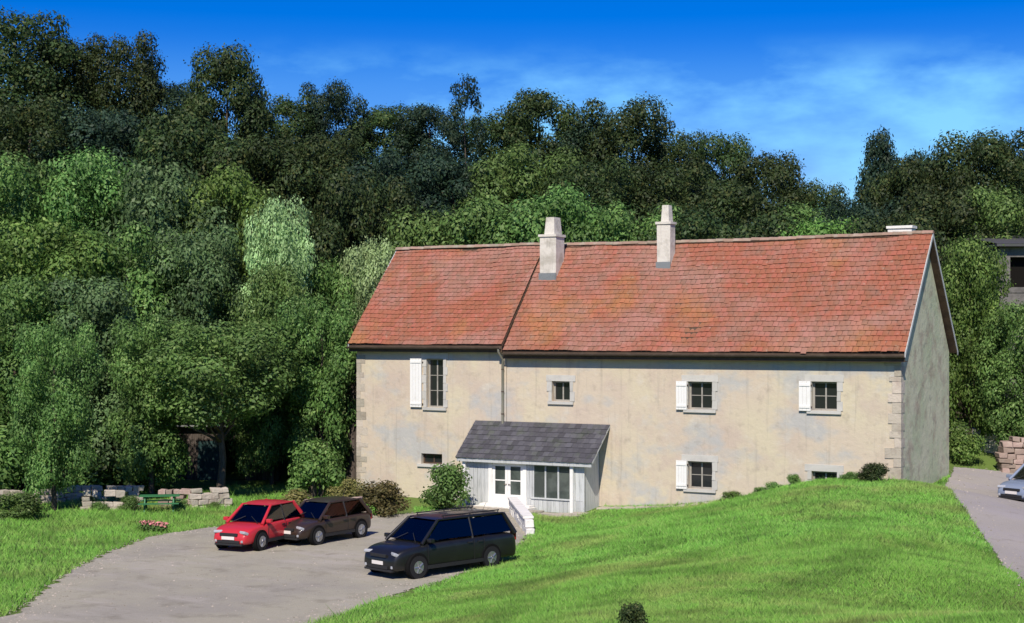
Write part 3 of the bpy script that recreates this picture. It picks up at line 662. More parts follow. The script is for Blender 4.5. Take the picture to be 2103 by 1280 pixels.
# white retaining wall beside the porch, holding up the lawn
rw = tag(empty('retaining_wall', (-32.7, 57.5, 0)), 'low whitewashed stone wall running from the porch down to the black car', 'wall')
p0, p1 = Vector((-33.0, 57.2, 0)), Vector((-28.9, 51.3, 0)); dv = (p1 - p0).normalized(); ang = math.atan2(dv.y, dv.x); Lw = (p1 - p0).length
s_ = 0; k = 0
while s_ < Lw:
    ln = random.uniform(.5, .75)
    for r in range(2):
        off = 0 if r % 2 else .22
        p = p0 + dv * (s_ + off); h = .30
        b = MB(); b.box(0, ln - .015, -.16, .16, r * h - .05, (r + 1) * h - .065, .018)
        b.build('stone', M['whitewash'], rw, loc=(p.x + 32.7, p.y - 57.5, hz(p.x, p.y) * .3), rot=(0, 0, ang + random.uniform(-.03, .03)), bevel=.02)
    s_ += ln
s_ = 0
while s_ < Lw:
    p = p0 + dv * s_
    b = MB(); b.box(0, .78, -.21, .21, .545, .63, .008); b.build('coping_stone', M['whitewash'], rw, loc=(p.x + 32.7, p.y - 57.5, hz(p.x, p.y) * .3), rot=(0, 0, ang), bevel=.012); s_ += .8

# ------------------------------------------------------------------ dry-stone walls
def stone_wall(name, pts, hgt, label, mat, cat='wall', sz=.36, th=.4, seed=1):
    rnd = random.Random(seed); o = tag(empty(name, (*pts[0][:2], 0)), label, cat); ox, oy = pts[0][:2]
    rng = random.getstate(); random.seed(seed)
    for a, b in zip(pts, pts[1:]):
        A, B = Vector(a[:2]), Vector(b[:2]); d = (B - A).normalized(); L = (B - A).length; an = math.atan2(d.y, d.x); z = 0; row = 0
        while z < hgt - .05:
            rh = rnd.uniform(.20, .28); s = -rnd.uniform(0, .2)
            while s < L:
                ln = rnd.uniform(sz * .7, sz * 1.5); p = A + d * s
                if z + rh < hgt + .1 and rnd.random() > (.35 if z + rh * 2 > hgt else 0):
                    m = MB(); m.box(0, ln - .02, -th / 2, th / 2, 0, rh - .012, .03)
                    m.build('stone', mat, o, loc=(p.x - ox, p.y - oy, hz(p.x, p.y) - .06 + z), rot=(rnd.uniform(-.04, .04), rnd.uniform(-.04, .04), an + rnd.uniform(-.08, .08)), bevel=.035)
                s += ln
            z += rh; row += 1
    random.setstate(rng)
    return o
stone_wall('stone_wall', [at(395, 690, 68.2), at(460, 690, 69)], .95, 'short pale dry-stone wall end lit by the sun in front of the dark shed', M['stone'], seed=3)
stone_wall('stone_wall', [at(335, 690, 68.6), at(394, 690, 68.4)], .85, 'short pinkish brown dry-stone wall left of the pale wall end', M['pinkstone'], seed=4)
stone_wall('stone_wall', [at(-20, 690, 67), at(150, 690, 70), at(280, 690, 71.5)], .72, 'long low overgrown stone wall under the trees at the left edge', M['stone'], seed=5)
stone_wall('stone_wall', [at(172, 690, 66.6), at(285, 690, 67.4)], .85, 'pale sunlit stone wall end between the bare trunk and the picnic table', M['stone'], seed=12)
stone_wall('stone_wall', [at(590, 690, 63.5), at(740, 690, 63.5)], .9, 'brownish pink stone wall between the red car and the house corner', M['pinkstone'], seed=6)
stone_wall('stone_wall', [at(1960, 690, 74), at(2050, 690, 72)], .9, 'low grey stone wall beside the lane right of the gable', M['surround'], seed=8)
stone_wall('gate_pier', [at(2056, 690, 69), at(2098, 690, 69)], 1.6, 'stout pinkish stone gate pier at the right edge beside the lane', M['pinkstone'], 'gate pier', sz=.45, th=.7, seed=9)

# ------------------------------------------------------------------ shed under the trees
sx, sy, _ = at(455, 690, 80)
shed = tag(empty('garden_shed', (sx, sy, hz(sx, sy)), YAW), 'dark plank shed with a grey metal roof in deep shade under the trees', 'shed')
for k in range(20):
    x = -3.0 + k * .30
    if -1.3 < x + .15 < 1.1: top0 = 2.05
    else: top0 = -.3
    q = MB(); q.box(x + .006, x + .294, 0, .04, top0, 2.75, .004); q.build('plank', M['darkplank'], shed)
for sd in (-3.0, 2.96):
    for k in range(11):
        q = MB(); q.box(sd, sd + .04, .05 + k * .36, .05 + k * .36 + .352, -.3, 2.75 - k * .05, .004); q.build('plank', M['darkplank'], shed)
q = MB(); q.box(-3.0, 3.0, 4.0, 4.05, -.3, 2.2); q.build('back_wall', M['darkplank'], shed)
q = MB(); q.box(-2.96, 2.96, .05, 4.0, -.05, .02); q.build('shed_floor', M['black'], shed)
q = MB()
for i in range(40):
    x0, x1 = -3.25 + i * .1625, -3.25 + (i + 1) * .1625; z = .02 * (i % 2); z2 = .02 * ((i + 1) % 2)
    q.add([(x0, -.4, 2.86 + z), (x1, -.4, 2.86 + z2), (x1, 4.3, 2.25 + z2), (x0, 4.3, 2.25 + z)], [(0, 1, 2, 3)])
    q.add([(x0, -.4, 2.80 + z), (x1, -.4, 2.80 + z2), (x1, 4.3, 2.19 + z2), (x0, 4.3, 2.19 + z)], [(3, 2, 1, 0)])
q.add([(-3.25, -.4, 2.79), (3.25, -.4, 2.79), (3.25, -.4, 2.87), (-3.25, -.4, 2.87)], [(0, 1, 2, 3)])
q.build('roof', M['zinc'], shed)
q = MB(); q.box(-1.25, -.05, .0, .045, 0, 2.03); do = q.build('door', M['tealdoor'], shed)
q = MB(); q.tube((-.2, -.04, 1.0), (-.2, 0, 1.0), .03, .03, 8); q.build('handle', M['zinc'], do)

# barn high on the right behind the trees
bx, by, _ = at(2136, 690, 84)
barn = tag(empty('barn', (bx, by, hz(bx, by)), YAW), 'grey barn with a dark loft opening half hidden by trees at the right edge', 'barn')
bz = hz(bx, by); zl = lambda py: at(2130, py, 84)[2] - bz
q = MB(); holed_wall(q, -2.2, 4, -1, zl(508), 0, .5, [(-1.62, 1.0, zl(590), zl(528))]); q.build('wall', M['barnstone'], barn)
q = MB(); q.add([(-2.2, 0, -1), (-2.2, 6, -1), (-2.2, 6, zl(508)), (-2.2, 0, zl(508))], [(3, 2, 1, 0)]); q.build('wall', M['barnstone'], barn)
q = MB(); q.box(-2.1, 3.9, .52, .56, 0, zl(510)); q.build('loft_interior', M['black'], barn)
q = MB(); q.box(-2.5, 4.3, -.5, 6.3, zl(507), zl(507) + .14); q.add([(-2.5, -.5, zl(507) + .15), (4.3, -.5, zl(507) + .15), (4.3, 6.3, zl(507) + 1.0), (-2.5, 6.3, zl(507) + 1.0)], [(0, 1, 2, 3)]); q.build('roof', M['slate'], barn)
q = MB(); q.box(-1.75, 1.15, -.04, .12, zl(590) - .3, zl(590) - .004); q.build('sill', M['barnstone'], barn)

# ------------------------------------------------------------------ cars
def car(label, loc, heading, paint_mat, kind='hatch', L=4.0, W=1.74, H=1.48, lights='front', group=None):
    """local x points forward; heading is the world angle of the nose"""
    root = tag(empty('parked_car', loc, heading), label, 'car', group)
    hl = L / 2; wb = .60 * L; fx, rx = hl - .80, hl - .80 - wb
    belt = .60 * H + .02; hood0 = .46 * H + .05
    if kind == 'hatch':
        prof = [(-hl, .42, .70), (-hl + .05, .80, .86), (-hl + .18, belt, .955), (-hl + .7, belt, .99), (-.2, belt, 1.0), (hl - 1.35, belt - .02, 1.0), (hl - 1.1, belt - .05, .985), (hl - .55, hood0 + .10, .95), (hl - .22, hood0, .87), (hl - .06, hood0 - .14, .76), (hl, .48, .68)]
        xa, xb, xc, xd = hl - 1.02, hl - 1.72, -hl + .55, -hl + .10
    else:
        prof = [(-hl, .45, .74), (-hl + .05, .85, .88), (-hl + .15, belt, .96), (-hl + .7, belt, .99), (-.2, belt, 1.0), (hl - 1.45, belt - .02, 1.0), (hl - 1.2, belt - .05, .985), (hl - .6, hood0 + .12, .95), (hl - .22, hood0 + .03, .87), (hl - .06, hood0 - .12, .77), (hl, .50, .68)]
        xa, xb, xc, xd = hl - 1.10, hl - 1.85, -hl + .45, -hl + .08
    hw = W / 2
    m = MB(); rings = []
    for (x, zt, wf) in prof:
        w_ = hw * wf; zb = .24 if abs(x) < hl - .03 else .30
        rg = [(0, zb), (w_ * .80, zb), (w_ * .95, zb + .04), (w_ * .985, zb + .12), (w_, zb + (zt - zb) * .40), (w_ * .995, zb + (zt - zb) * .62), (w_ * .965, zt - .06), (w_ * .90, zt - .012), (w_ * .5, zt + .012), (0, zt + .02)]
        rings.append([(x, y, z) for y, z in rg] + [(x, -y, z) for y, z in rg[-2:0:-1]])
    n = len(rings[0]); vs = [p for r in rings for p in r]
    fs = []
    for k in range(len(rings) - 1):
        for i in range(n): fs.append((k * n + i, (k + 1) * n + i, (k + 1) * n + (i + 1) % n, k * n + (i + 1) % n))
    fs.append(tuple(range(n))); fs.append(tuple((len(rings) - 1) * n + i for i in range(n - 1, -1, -1)))
    m.add(vs, fs); body = m.build('body', paint_mat, root, smooth=True)
    sub = body.modifiers.new('round', 'SUBSURF'); sub.levels = sub.render_levels = 2
    # greenhouse in body colour, glass set into it
    by_, ry_ = hw * .915, hw * .70; zr = H - .06
    def side_y(z): t = (z - belt) / (zr - belt); return by_ + (ry_ - by_) * t
    m = MB()
    st = [(xa, belt - .05, by_ * .93, xb, zr, ry_ * .97)]
    base = [(xa + .02, belt - .06), (xb, zr), (xb - .35, H), ((xb + xc) / 2, H + .01), (xc + .25, H - .01), (xc, zr), (xd, belt - .02)]
    OPEN = True; rr = []
    for (x, z) in base:
        y = side_y(min(z, zr)) * (1 if z < zr + .01 else .98)
        rr.append((x, y, z))
    # roof skin between the side lines
    k5 = (-1, -.6, 0, .6, 1)
    vs = []
    for (x, y, z) in rr[1:-1]: vs += [(x, y * t, z + (.028 * (1 - t * t) if z > zr + .004 else 0)) for t in k5]
    last = len(rr) - 1
    fs = [(k * 5 + i, k * 5 + i + 1, (k + 1) * 5 + i + 1, (k + 1) * 5 + i) for k in range(last - 2) for i in range(4)]   # roof skin; the windows stay open
    for sgn, col in ((1, 4), (-1, 0)):
        ids = [k * 5 + col for k in range(last - 1)]
        fs.append(tuple(ids if sgn > 0 else ids[::-1]))
    m.add(vs, [f[::-1] for f in fs]); cab = m.build('cabin', paint_mat, root, smooth=True, sharp=35)
    for sg in (1, -1):
        q = MB(); q.path([(xa + .06, sg * side_y(belt) * .96, belt - .06), (xb, sg * ry_ * .985, zr)], [.06, .05], 8); q.path([(xb - .04, sg * ry_ * .985, zr + .005), (xc + .04, sg * ry_ * .985, zr + .005)], [.035, .035], 8)
        q.path([(xd + .03, sg * side_y(belt) * .95, belt - .05), (xc + .02, sg * ry_ * .97, zr)], [.10, .075], 8); q.build('pillar', paint_mat, root, smooth=True, sharp=60)
        q = MB(); xm_ = (xb + xc) / 2 + .12; q.path([(xm_, sg * side_y(belt) * .985, belt - .06), (xm_, sg * ry_ * .985, zr)], [.045, .04], 8); q.build('pillar', M['plastic'], root, smooth=True, sharp=60)
        for xs_ in (xb - .50, (xb + xc) / 2 - .55):
            q = MB(); q.box(-.07, .07, -.22, .22, 0, .34); o = q.build('seat', M['seat'], root, loc=(xs_, sg * .36, belt - .10), rot=(0, R(-12), 0), bevel=.05)
            q = MB(); q.box(-.05, .05, -.12, .12, 0, .16); q.build('headrest', M['seat'], root, loc=(xs_ - .07, sg * .36, belt + .26), rot=(0, R(-12), 0), bevel=.04)
    q = MB(); q.box(xa - .75, xa - .25, -hw * .8, hw * .8, belt - .06, belt + .035); q.build('dashboard', M['plastic'], root, bevel=.03)
    q = MB()
    for i_ in range(16):
        a0, a1 = 2 * math.pi * i_ / 16, 2 * math.pi * (i_ + 1) / 16; q.tube((xa - .86, .36 + .18 * math.cos(a0), belt + .03 + .16 * math.sin(a0)), (xa - .86, .36 + .18 * math.cos(a1), belt + .03 + .16 * math.sin(a1)), .015, .015, 6)
    q.build('steering_wheel', M['plastic'], root)
    def pane(quad, off, name):
        a = [Vector(p) for p in quad]; nn = (a[1] - a[0]).cross(a[3] - a[0]).normalized()
        if nn.dot(sum(a, Vector()) / 4 - Vector((0, 0, .9))) < 0: nn = -nn
        q_ = MB(); q_.add([p + nn * off for p in a] + [p + nn * (off - .012) for p in a], [(0, 1, 2, 3), (7, 6, 5, 4), (0, 4, 5, 1), (1, 5, 6, 2), (2, 6, 7, 3), (3, 7, 4, 0)])
        bm = bmesh.new(); me = to_mesh(name, q_.v, q_.f); bm.from_mesh(me); bmesh.ops.recalc_face_normals(bm, faces=bm.faces); bm.to_mesh(me); bm.free()
        return link(name, me, M['carglass'], root)
    def lerp(a, b_, t): return a + (b_ - a) * t
    zf = lambda t: lerp(belt - .06, zr, t)
    y0, y1 = side_y(belt) * .90, ry_ * .92
    xa += .02
    pane([(lerp(xa, xb, .10), y0, zf(.10)), (lerp(xa, xb, .10), -y0, zf(.10)), (lerp(xa, xb, .93), -y1, zf(.93)), (lerp(xa, xb, .93), y1, zf(.93))], .010, 'windscreen')
    pane([(lerp(xd, xc, .12), y0, lerp(belt, zr, .12)), (lerp(xd, xc, .12), -y0, lerp(belt, zr, .12)), (lerp(xd, xc, .9), -y1, lerp(belt, zr, .9)), (lerp(xd, xc, .9), y1, lerp(belt, zr, .9))], .010, 'rear_window')
    for sg in (1, -1):
        zb_, zt_ = belt + .035, zr - .05
        fxl = lambda z: lerp(xa, xb, (z - belt) / (zr - belt)) - .10; rxl = lambda z: lerp(xd, xc, (z - belt) / (zr - belt)) + .12
        mid = (xb + xc) / 2 + .12
        for (f0, f1, r0, r1) in ((fxl(zb_), fxl(zt_), mid + .035, mid + .035), (mid - .035, mid - .035, rxl(zb_) + .1, rxl(zt_) + .04)):
            pane([(f0, sg * side_y(zb_), zb_), (f1, sg * side_y(zt_), zt_), (r1, sg * side_y(zt_), zt_), (r0, sg * side_y(zb_), zb_)], .010, 'side_window')
        # door seams and handles
        q = MB()
        for x in (fx - .42, mid, rx + .30): q.box(x - .006, x + .006, sg * hw * .992 - .004, sg * hw * .992 + .006, .36, belt - .08)
        q.build('door_seam', M['plastic'], root)
        for x in (mid + .18, rx + .48):
            q = MB(); q.box(x - .09, x + .09, min(sg * hw * .985, sg * (hw * .985 + .03)), max(sg * hw * .985, sg * (hw * .985 + .03)), belt - .17, belt - .135); q.build('door_handle', M['plastic'], root)
        q = MB(); q.box(-.08, .08, -.10, .10, -.065, .065); q.build('wing_mirror', paint_mat, root, loc=(xa - .18, sg * (hw + .05), belt + .06), bevel=.03)
        q = MB(); q.box(rx + .36, fx - .36, min(sg * hw * .99, sg * (hw + .015)), max(sg * hw * .99, sg * (hw + .015)), .25, .36); q.build('sill_trim', M['plastic'], root)
    # wheels
    wr = .315 * (H / 1.5) ** .7
    for x in (fx, rx):
        for sg in (1, -1):
            wh = empty('wheel', (x, sg * (hw - .10), wr - .005), 0, root)
            q = MB(); q.tube((0, -.06, .02), (0, sg * .112 if sg > 0 else -.112, .02), wr + .065, wr + .065, 28); q.build('wheel_arch', M['archdark'], wh)
            q = MB(); q.tube((0, -.1, 0), (0, .1, 0), wr, wr, 28); o = q.build('tyre', M['tyre'], wh, bevel=0, loc=(0, sg * .025, 0))
            q = MB(); q.tube((0, sg * .124, 0), (0, sg * .131, 0), .195, .195, 24)
            for s5 in range(5):
                a = s5 * 2 * math.pi / 5; q.tube((0.03 * math.cos(a), sg * .133, .03 * math.sin(a)), (.185 * math.cos(a), sg * .133, .185 * math.sin(a)), .03, .022, 6)
            q.build('rim', M['alloy'], wh)
    # nose
    for sg in (1, -1):
        q = MB(); q.box(-.10, .10, -.16, .16, -.055, .055); o = q.build('headlight', M['lamp'], root, loc=(hl - .175, sg * hw * .62, hood0 - .10), rot=(0, R(-22), sg * R(-22)), bevel=.04)
        q = MB(); q.box(-.04, .04, -.12, .12, -.16, .16); q.build('tail_light', M['tail'], root, loc=(-hl + .055, sg * hw * .74, belt - .13), bevel=.03)
        q = MB(); q.box(-.03, .03, -.09, .09, -.045, .045); q.build('fog_lamp', M['lamp'], root, loc=(hl - .05, sg * hw * .58, .37), rot=(0, 0, sg * R(-18)), bevel=.02)
    q = MB(); q.box(hl - .05, hl + .012, -.36, .36, hood0 - .20, hood0 - .10); q.build('grille', M['plastic'], root, bevel=.012)
    q = MB(); q.box(hl - .06, hl + .03, -.46, .46, .30, .40); q.build('air_intake', M['plastic'], root, bevel=.012)
    q = MB(); q.box(hl + .016, hl + .034, -.26, .26, .425, .535); q.build('number_plate', M['plate'], root)
    q = MB(); q.box(-hl - .03, -hl + .01, -.26, .26, .5, .61); q.build('number_plate', M['plate'], root)
    q = MB(); q.box(hl - .30, hl + .025, -hw * .66, hw * .66, .22, .29); q.build('bumper_lip', M['plastic'], root, bevel=.02)
    for sg in (1, -1):
        q = MB(); q.tube((xa + .03, sg * .55, belt - .03), (lerp(xa, xb, .35) + .02, sg * .12, lerp(belt - .06, zr, .35) + .03), .011, .008, 6); q.build('wiper', M['plastic'], root)
        if kind == 'estate':
            q = MB(); q.tube((xb - .25, sg * (ry_ - .07), H + .05), (xc + .15, sg * (ry_ - .07), H + .05), .02, .02, 8)
            for xx in (xb - .3, (xb + xc) / 2, xc + .2): q.tube((xx, sg * (ry_ - .07), H - .05), (xx, sg * (ry_ - .07), H + .05), .018, .018, 6)
            q.build('roof_rail', M['plastic'], root)
    q = MB(); q.tube((xc + .3, 0, H - .01), (xc + .12, 0, H + .28), .008, .004, 6); q.build('aerial', M['plastic'], root)
    return root
def cam_heading(r, f):                                # nose direction given as (camera right, camera forward)
    v = Vector((CS, SN)) * r + Vector((-SN, CS)) * f
    return math.atan2(v.y, v.x)
def car_at(px, d, **k):
    x, y, _ = at(px, 690, d); return (x, y, hz(x, y) + .03)
car('black estate car with its nose to the drive, nearest the lawn', car_at(905, 49.6), cam_heading(-.71, -.70), M['blackcar'], 'estate', L=5.2, W=1.96, H=1.74)
car('small bright red hatchback parked left of the other cars', car_at(532, 55.2), cam_heading(-.42, -.91), M['red'], L=3.75, W=1.70, H=1.52)
car('dark brown car parked between the red hatchback and the black estate', car_at(662, 56.8), cam_heading(-.55, -.83), M['brown'], L=4.0, W=1.70, H=1.46)
car('silver blue car on the lane cut off by the right edge', car_at(2142, 60.5), cam_heading(-.8, -.6), M['silver'], L=4.1, W=1.74, H=1.5)

# ------------------------------------------------------------------ trees and shrubs
def leaf_cloud(centers, radii, counts, size, rnd, shell=.55):
    """diamond leaves on and in a set of ellipsoid clumps"""
    C_, N_ = [], []
    for c, r, n in zip(centers, radii, counts):
        d = rnd.normal(size=(n, 3)); d /= np.linalg.norm(d, axis=1)[:, None]
        rad = shell + (1 - shell) * rnd.random(n) ** .6
        rad *= 1 + .16 * rnd.normal(size=n)
        C_.append(np.asarray(c) + d * rad[:, None] * np.asarray(r)); N_.append(d)
    C_ = np.concatenate(C_); N_ = np.concatenate(N_); n = len(C_)
    N_ = N_ + rnd.normal(size=(n, 3)) * .42 + np.array([0, 0, .35]); N_ /= np.linalg.norm(N_, axis=1)[:, None]
    U = np.cross(N_, rnd.normal(size=(n, 3))); U /= np.linalg.norm(U, axis=1)[:, None]; W_ = np.cross(N_, U)
    s = size * (.6 + .8 * rnd.random(n))[:, None]
    V = np.stack([C_ - U * s, C_ + W_ * s * .55 - N_ * s * .15, C_ + U * s, C_ - W_ * s * .55 - N_ * s * .15], 1).reshape(-1, 3)
    Fq = np.arange(n * 4).reshape(n, 4)
    return V, Fq
HT = 12.0
def tree_variant(seed, shape, nclump, nleaf, size):
    rnd = np.random.default_rng(seed)
    cs, rs = [], []
    for k in range(nclump):
        t = (k + rnd.random()) / nclump; a = k * 2.4 + .8 * rnd.random()
        z = 1.6 + (HT - 2.4) * t
        if shape == 'high': z = 6.0 + 5.2 * t
        if shape == 'round': env = 4.5 * math.sqrt(max(0.12, 1 - ((z - 5.6) / 6.6) ** 2))
        elif shape == 'tall': env = 3.4 * (1 - .72 * (t ** 1.6)) * (.65 + .35 * min(1, t * 5))
        elif shape == 'sparse': env = 2.9 * math.sqrt(max(.05, 1 - ((z - 7) / 5.4) ** 2))
        elif shape == 'high': env = 4.8 * math.sqrt(max(.1, 1 - ((z - 8.0) / 4.4) ** 2))
        else: env = 4.9 * (.55 + .45 * t) * (1 if t < .8 else .82)
        q = env * (.30 + .62 * rnd.random() ** .6)
        r = (1.05 + .85 * rnd.random()) * (.55 if shape == 'sparse' else 1) * (1 if shape != 'tall' else .85)
        cs.append((q * math.cos(a), q * math.sin(a), min(z, HT - r * .75))); rs.append((r, r, r * .72))
    cs.append((0, 0, HT - 1.3)); rs.append((1.3, 1.3, 1.2))
    w_ = np.array([r[0] ** 2 for r in rs]); cnt = np.maximum(20, (nleaf * w_ / w_.sum()).astype(int))
    V, Fq = leaf_cloud(cs, rs, cnt, size, rnd)
    crown = np_mesh('crown', V, Fq, 4)
    tb = MB(); r0 = .26 if shape != 'sparse' else .18
    top = HT * .8
    pts = [(0.10 * math.sin(k * 1.3 + seed), .10 * math.cos(k * 1.7 + seed), top * k / 7 - (.5 if k == 0 else 0)) for k in range(8)]
    tb.path(pts, [r0 * (1.35 if k == 0 else 1) * (1 - .11 * k) for k in range(8)], 9)
    for c, r in list(zip(cs, rs))[:max(8, nclump // 2)]:
        z0 = max(1.8, c[2] - 1.8 - .25 * math.hypot(c[0], c[1])); z0 = min(z0, top * .9); rr = r0 * (1 - .7 * z0 / top) * .5
        mx, my = c[0] * .5, c[1] * .5
        tb.path([(0, 0, z0), (mx, my, z0 + (c[2] - z0) * .35), c], [rr, rr * .65, rr * .25], 6)
    trunk = to_mesh('trunk', tb.v, tb.f, True)
    return crown, trunk
VAR = {}
for i, (nm, sh, nc, nl, sz) in enumerate((('r1', 'round', 36, 27000, .13), ('r2', 'round', 32, 27000, .13), ('r3', 'round', 42, 30000, .12), ('b1', 'broad', 34, 28000, .13), ('b2', 'broad', 40, 28000, .125),
                                          ('t1', 'tall', 36, 20000, .125), ('s1', 'sparse', 30, 5000, .13), ('h1', 'high', 30, 24000, .13))):
    VAR[nm] = tree_variant(100 + i, sh, nc, nl, sz)
def set_mat(o, m):
    o.material_slots[0].link = 'OBJECT'; o.material_slots[0].material = m
_first = set()
for nm in VAR: VAR[nm][0].materials.append(M['leaf_wood']); VAR[nm][1].materials.append(M['bark'])
def tree(px, top, d, wid, var, mat, label, group=None, name='broadleaf_tree', base=None):
    x, y, zt = at(px, top, d); zg = hz(x, y) if base is None else base; h = max(3.0, zt - zg)
    o = tag(empty(name, (x, y, zg), random.uniform(0, 6.28)), label, 'tree', group)
    zt = zt; half = {'r': 5.1, 'b': 5.4, 't': 3.6, 's': 3.2, 'h': 5.2}[var[0]]
    s = wid / 2 / half; o.scale = (s, s, h / (HT + .15))
    link('trunk', VAR[var][1], None, o)
    c = link('crown', VAR[var][0], None, o); set_mat(c, M[mat])
    return o
HILL = ('dark green broadleaf tree in the hillside wood behind the farmhouse', 'trees of the hillside wood')
rv = lambda: random.choice(['r1', 'r2', 'r3', 'b1', 'b2'])
MARKS = [(100, 'the left end of the low wall'), (180, 'the bare trunk by the drive'), (290, 'the pale bush'), (345, 'the picnic table'), (420, 'the left end of the shed'), (500, 'the shed door'), (560, 'the red car'),
         (620, 'the brown car'), (675, 'the wall beside the house corner'), (735, 'the left corner of the house'), (780, 'the log store'), (850, 'the left end of the ridge'), (890, 'the tall window'), (960, 'the left end of the porch'), (1030, 'the downpipe'), (1090, 'the porch window'), (1170, 'the first chimney'),
         (1215, 'the small upper window'), (1250, 'the right end of the porch'), (1320, 'the roof left of the second chimney'), (1380, 'the second chimney'), (1450, 'the middle upper window'), (1530, 'the small bush by the wall'), (1610, 'the low plants at the wall'), (1660, 'the rightmost shutter'), (1720, 'the rightmost upper window'), (1790, 'the dark bush by the wall'),
         (1840, 'the white stub on the ridge'), (1870, 'the right end of the ridge'), (1910, 'the gable top'), (1960, 'the start of the lane'), (2040, 'the grey wall by the lane'), (9999, 'the gate pier')]
def above(px): return next(n_ for x_, n_ in MARKS if px < x_)
TONE = {'leaf_wood': 'dark', 'leaf_blue': 'bluish', 'leaf_mid': 'green', 'leaf_fresh': 'fresh green', 'leaf_grey': 'greyish'}
# skyline, from left to right
for px, top, d, wd, mt, lab in (
    (30, 14, 108, 11.5, 'leaf_wood', 'tallest dark tree on the skyline at the upper left corner'),
    (245, 66, 110, 7.5, 'leaf_wood', 'round-topped skyline tree right of the tallest one at upper left'),
    (465, 88, 108, 8.0, 'leaf_wood', 'domed skyline tree standing alone above the left wood'),
    (690, 164, 112, 6.0, 'leaf_blue', 'small rounded skyline tree left of the sparse one'),
    (1105, 178, 112, 8.0, 'leaf_wood', 'broad skyline tree above the first chimney'),
    (1300, 198, 110, 8.5, 'leaf_wood', 'broad skyline tree above the second chimney'),
    (1485, 270, 108, 6.5, 'leaf_wood', 'rounded skyline tree on the descending slope right of the second chimney'),
    (1805, 256, 100, 4.2, 'leaf_blue', 'narrow bluish tree at the right side of the dip in the skyline'),
    (2015, 262, 97, 8.5, 'leaf_wood', 'big dark skyline tree above the right end of the house')):
    tree(px, top, d, wd, 't1' if 'narrow' in lab else rv(), mt, lab)
tree(955, 142, 108, 3.6, 's1', 'leaf_blue', 'thin sparse tree with sky showing through its crown', name='sparse_tree')
for px, top, d, wd, mt in ((140, 80, 112, 8, 'leaf_wood'), (350, 165, 112, 7, 'leaf_blue'), (580, 190, 112, 7, 'leaf_wood'), (790, 212, 114, 6.5, 'leaf_wood'), (880, 208, 113, 5.5, 'leaf_blue'), (1010, 232, 113, 6, 'leaf_wood'),
                           (1200, 238, 112, 6.5, 'leaf_blue'), (1395, 262, 110, 5.5, 'leaf_wood'), (1585, 304, 106, 6.2, 'leaf_wood'), (1675, 366, 104, 5.5, 'leaf_wood'), (1745, 402, 104, 5, 'leaf_blue'), (1890, 300, 100, 5.5, 'leaf_blue'),
                           (2120, 268, 99, 7, 'leaf_wood'), (1850, 330, 97, 5.5, 'leaf_wood'), (1940, 310, 96, 6, 'leaf_wood'),
                           (60, 190, 99, 9, 'leaf_wood'), (215, 215, 100, 8.5, 'leaf_blue'), (370, 225, 98, 8.5, 'leaf_wood'), (520, 270, 98, 8, 'leaf_wood'), (660, 262, 101, 8, 'leaf_wood'), (800, 300, 98, 7.5, 'leaf_blue'),
                           (930, 318, 100, 7.5, 'leaf_blue'), (1070, 290, 99, 8, 'leaf_mid'), (1220, 320, 97, 8, 'leaf_wood'), (1370, 330, 98, 7.5, 'leaf_wood'), (1510, 365, 95, 7.5, 'leaf_wood'), (1640, 415, 94, 7, 'leaf_mid'),
                           (1770, 400, 92, 6.5, 'leaf_blue'), (1920, 375, 90, 7, 'leaf_wood'), (2070, 372, 90, 7.5, 'leaf_mid'),
                           (880, 420, 86, 7, 'leaf_mid'), (1010, 398, 85, 7.5, 'leaf_mid'), (1140, 372, 84, 7.5, 'leaf_mid'), (1270, 408, 83, 7, 'leaf_mid'), (1420, 425, 82, 7, 'leaf_wood'), (1560, 432, 80, 7, 'leaf_wood'), (1690, 440, 79, 6.5, 'leaf_fresh'), (1830, 430, 78, 6.5, 'leaf_wood'),
                           (760, 340, 92, 7, 'leaf_wood')):
    row = 'top-row' if d > 102 else 'upper-row' if d > 95 else 'middle-row' if d > 89 else 'lowest-row'
    tree(px, top, d, wd * 1.15, rv(), mt, '%s %s tree of the hillside wood, above %s' % (TONE[mt], row, above(px)), HILL[1])
# left side, nearer
GL = 'trees at the left of the drive'
LEFT = ('mid green tree in the dense clump left of the farmhouse', GL)
for px, top, d, wd, mt in ((40, 310, 90, 8.5, 'leaf_mid'), (190, 300, 91, 8, 'leaf_mid'), (330, 325, 89, 8, 'leaf_grey'), (460, 330, 90, 7.5, 'leaf_fresh'), (620, 420, 88, 6, 'leaf_wood'),
                           (90, 440, 82, 8, 'leaf_fresh'), (260, 455, 84, 7.5, 'leaf_mid'), (410, 450, 84, 7, 'leaf_grey'), (690, 520, 84, 5.5, 'leaf_mid'), (30, 560, 75, 6.5, 'leaf_mid'), (180, 560, 76, 6.5, 'leaf_grey'), (470, 590, 86, 7.5, 'leaf_mid'), (360, 610, 85, 7, 'leaf_wood')):
    tree(px, top, d, wd * 1.1, rv(), mt, '%s %s tree of the left clump, above %s' % (TONE[mt], 'back-row' if d > 87 else 'middle-row' if d > 80 else 'front-row', above(px)), GL)
tree(570, 530, 79.5, 5.0, 'r3', 'leaf_mid', 'leafy tree directly in front of the pale green sunlit one')
tree(575, 396, 82, 5.0, 'r3', 'leaf_light', 'pale green sunlit tree left of the red roof', name='pale_tree')
tree(765, 478, 83, 4.2, 'r1', 'leaf_light', 'small light green tree just behind the left end of the roof', name='pale_tree')
tree(660, 598, 76, 5.4, 'b1', 'leaf_mid', 'leafy tree beside the left corner of the farmhouse')
tree(560, 640, 78, 4.6, 'r3', 'leaf_mid', 'leafy tree leaning over the right end of the dark shed')
tree(112, 650, 66.0, 4.4, 'b2', 'leaf_mid', 'tree with a dark bare trunk at the left edge of the drive')
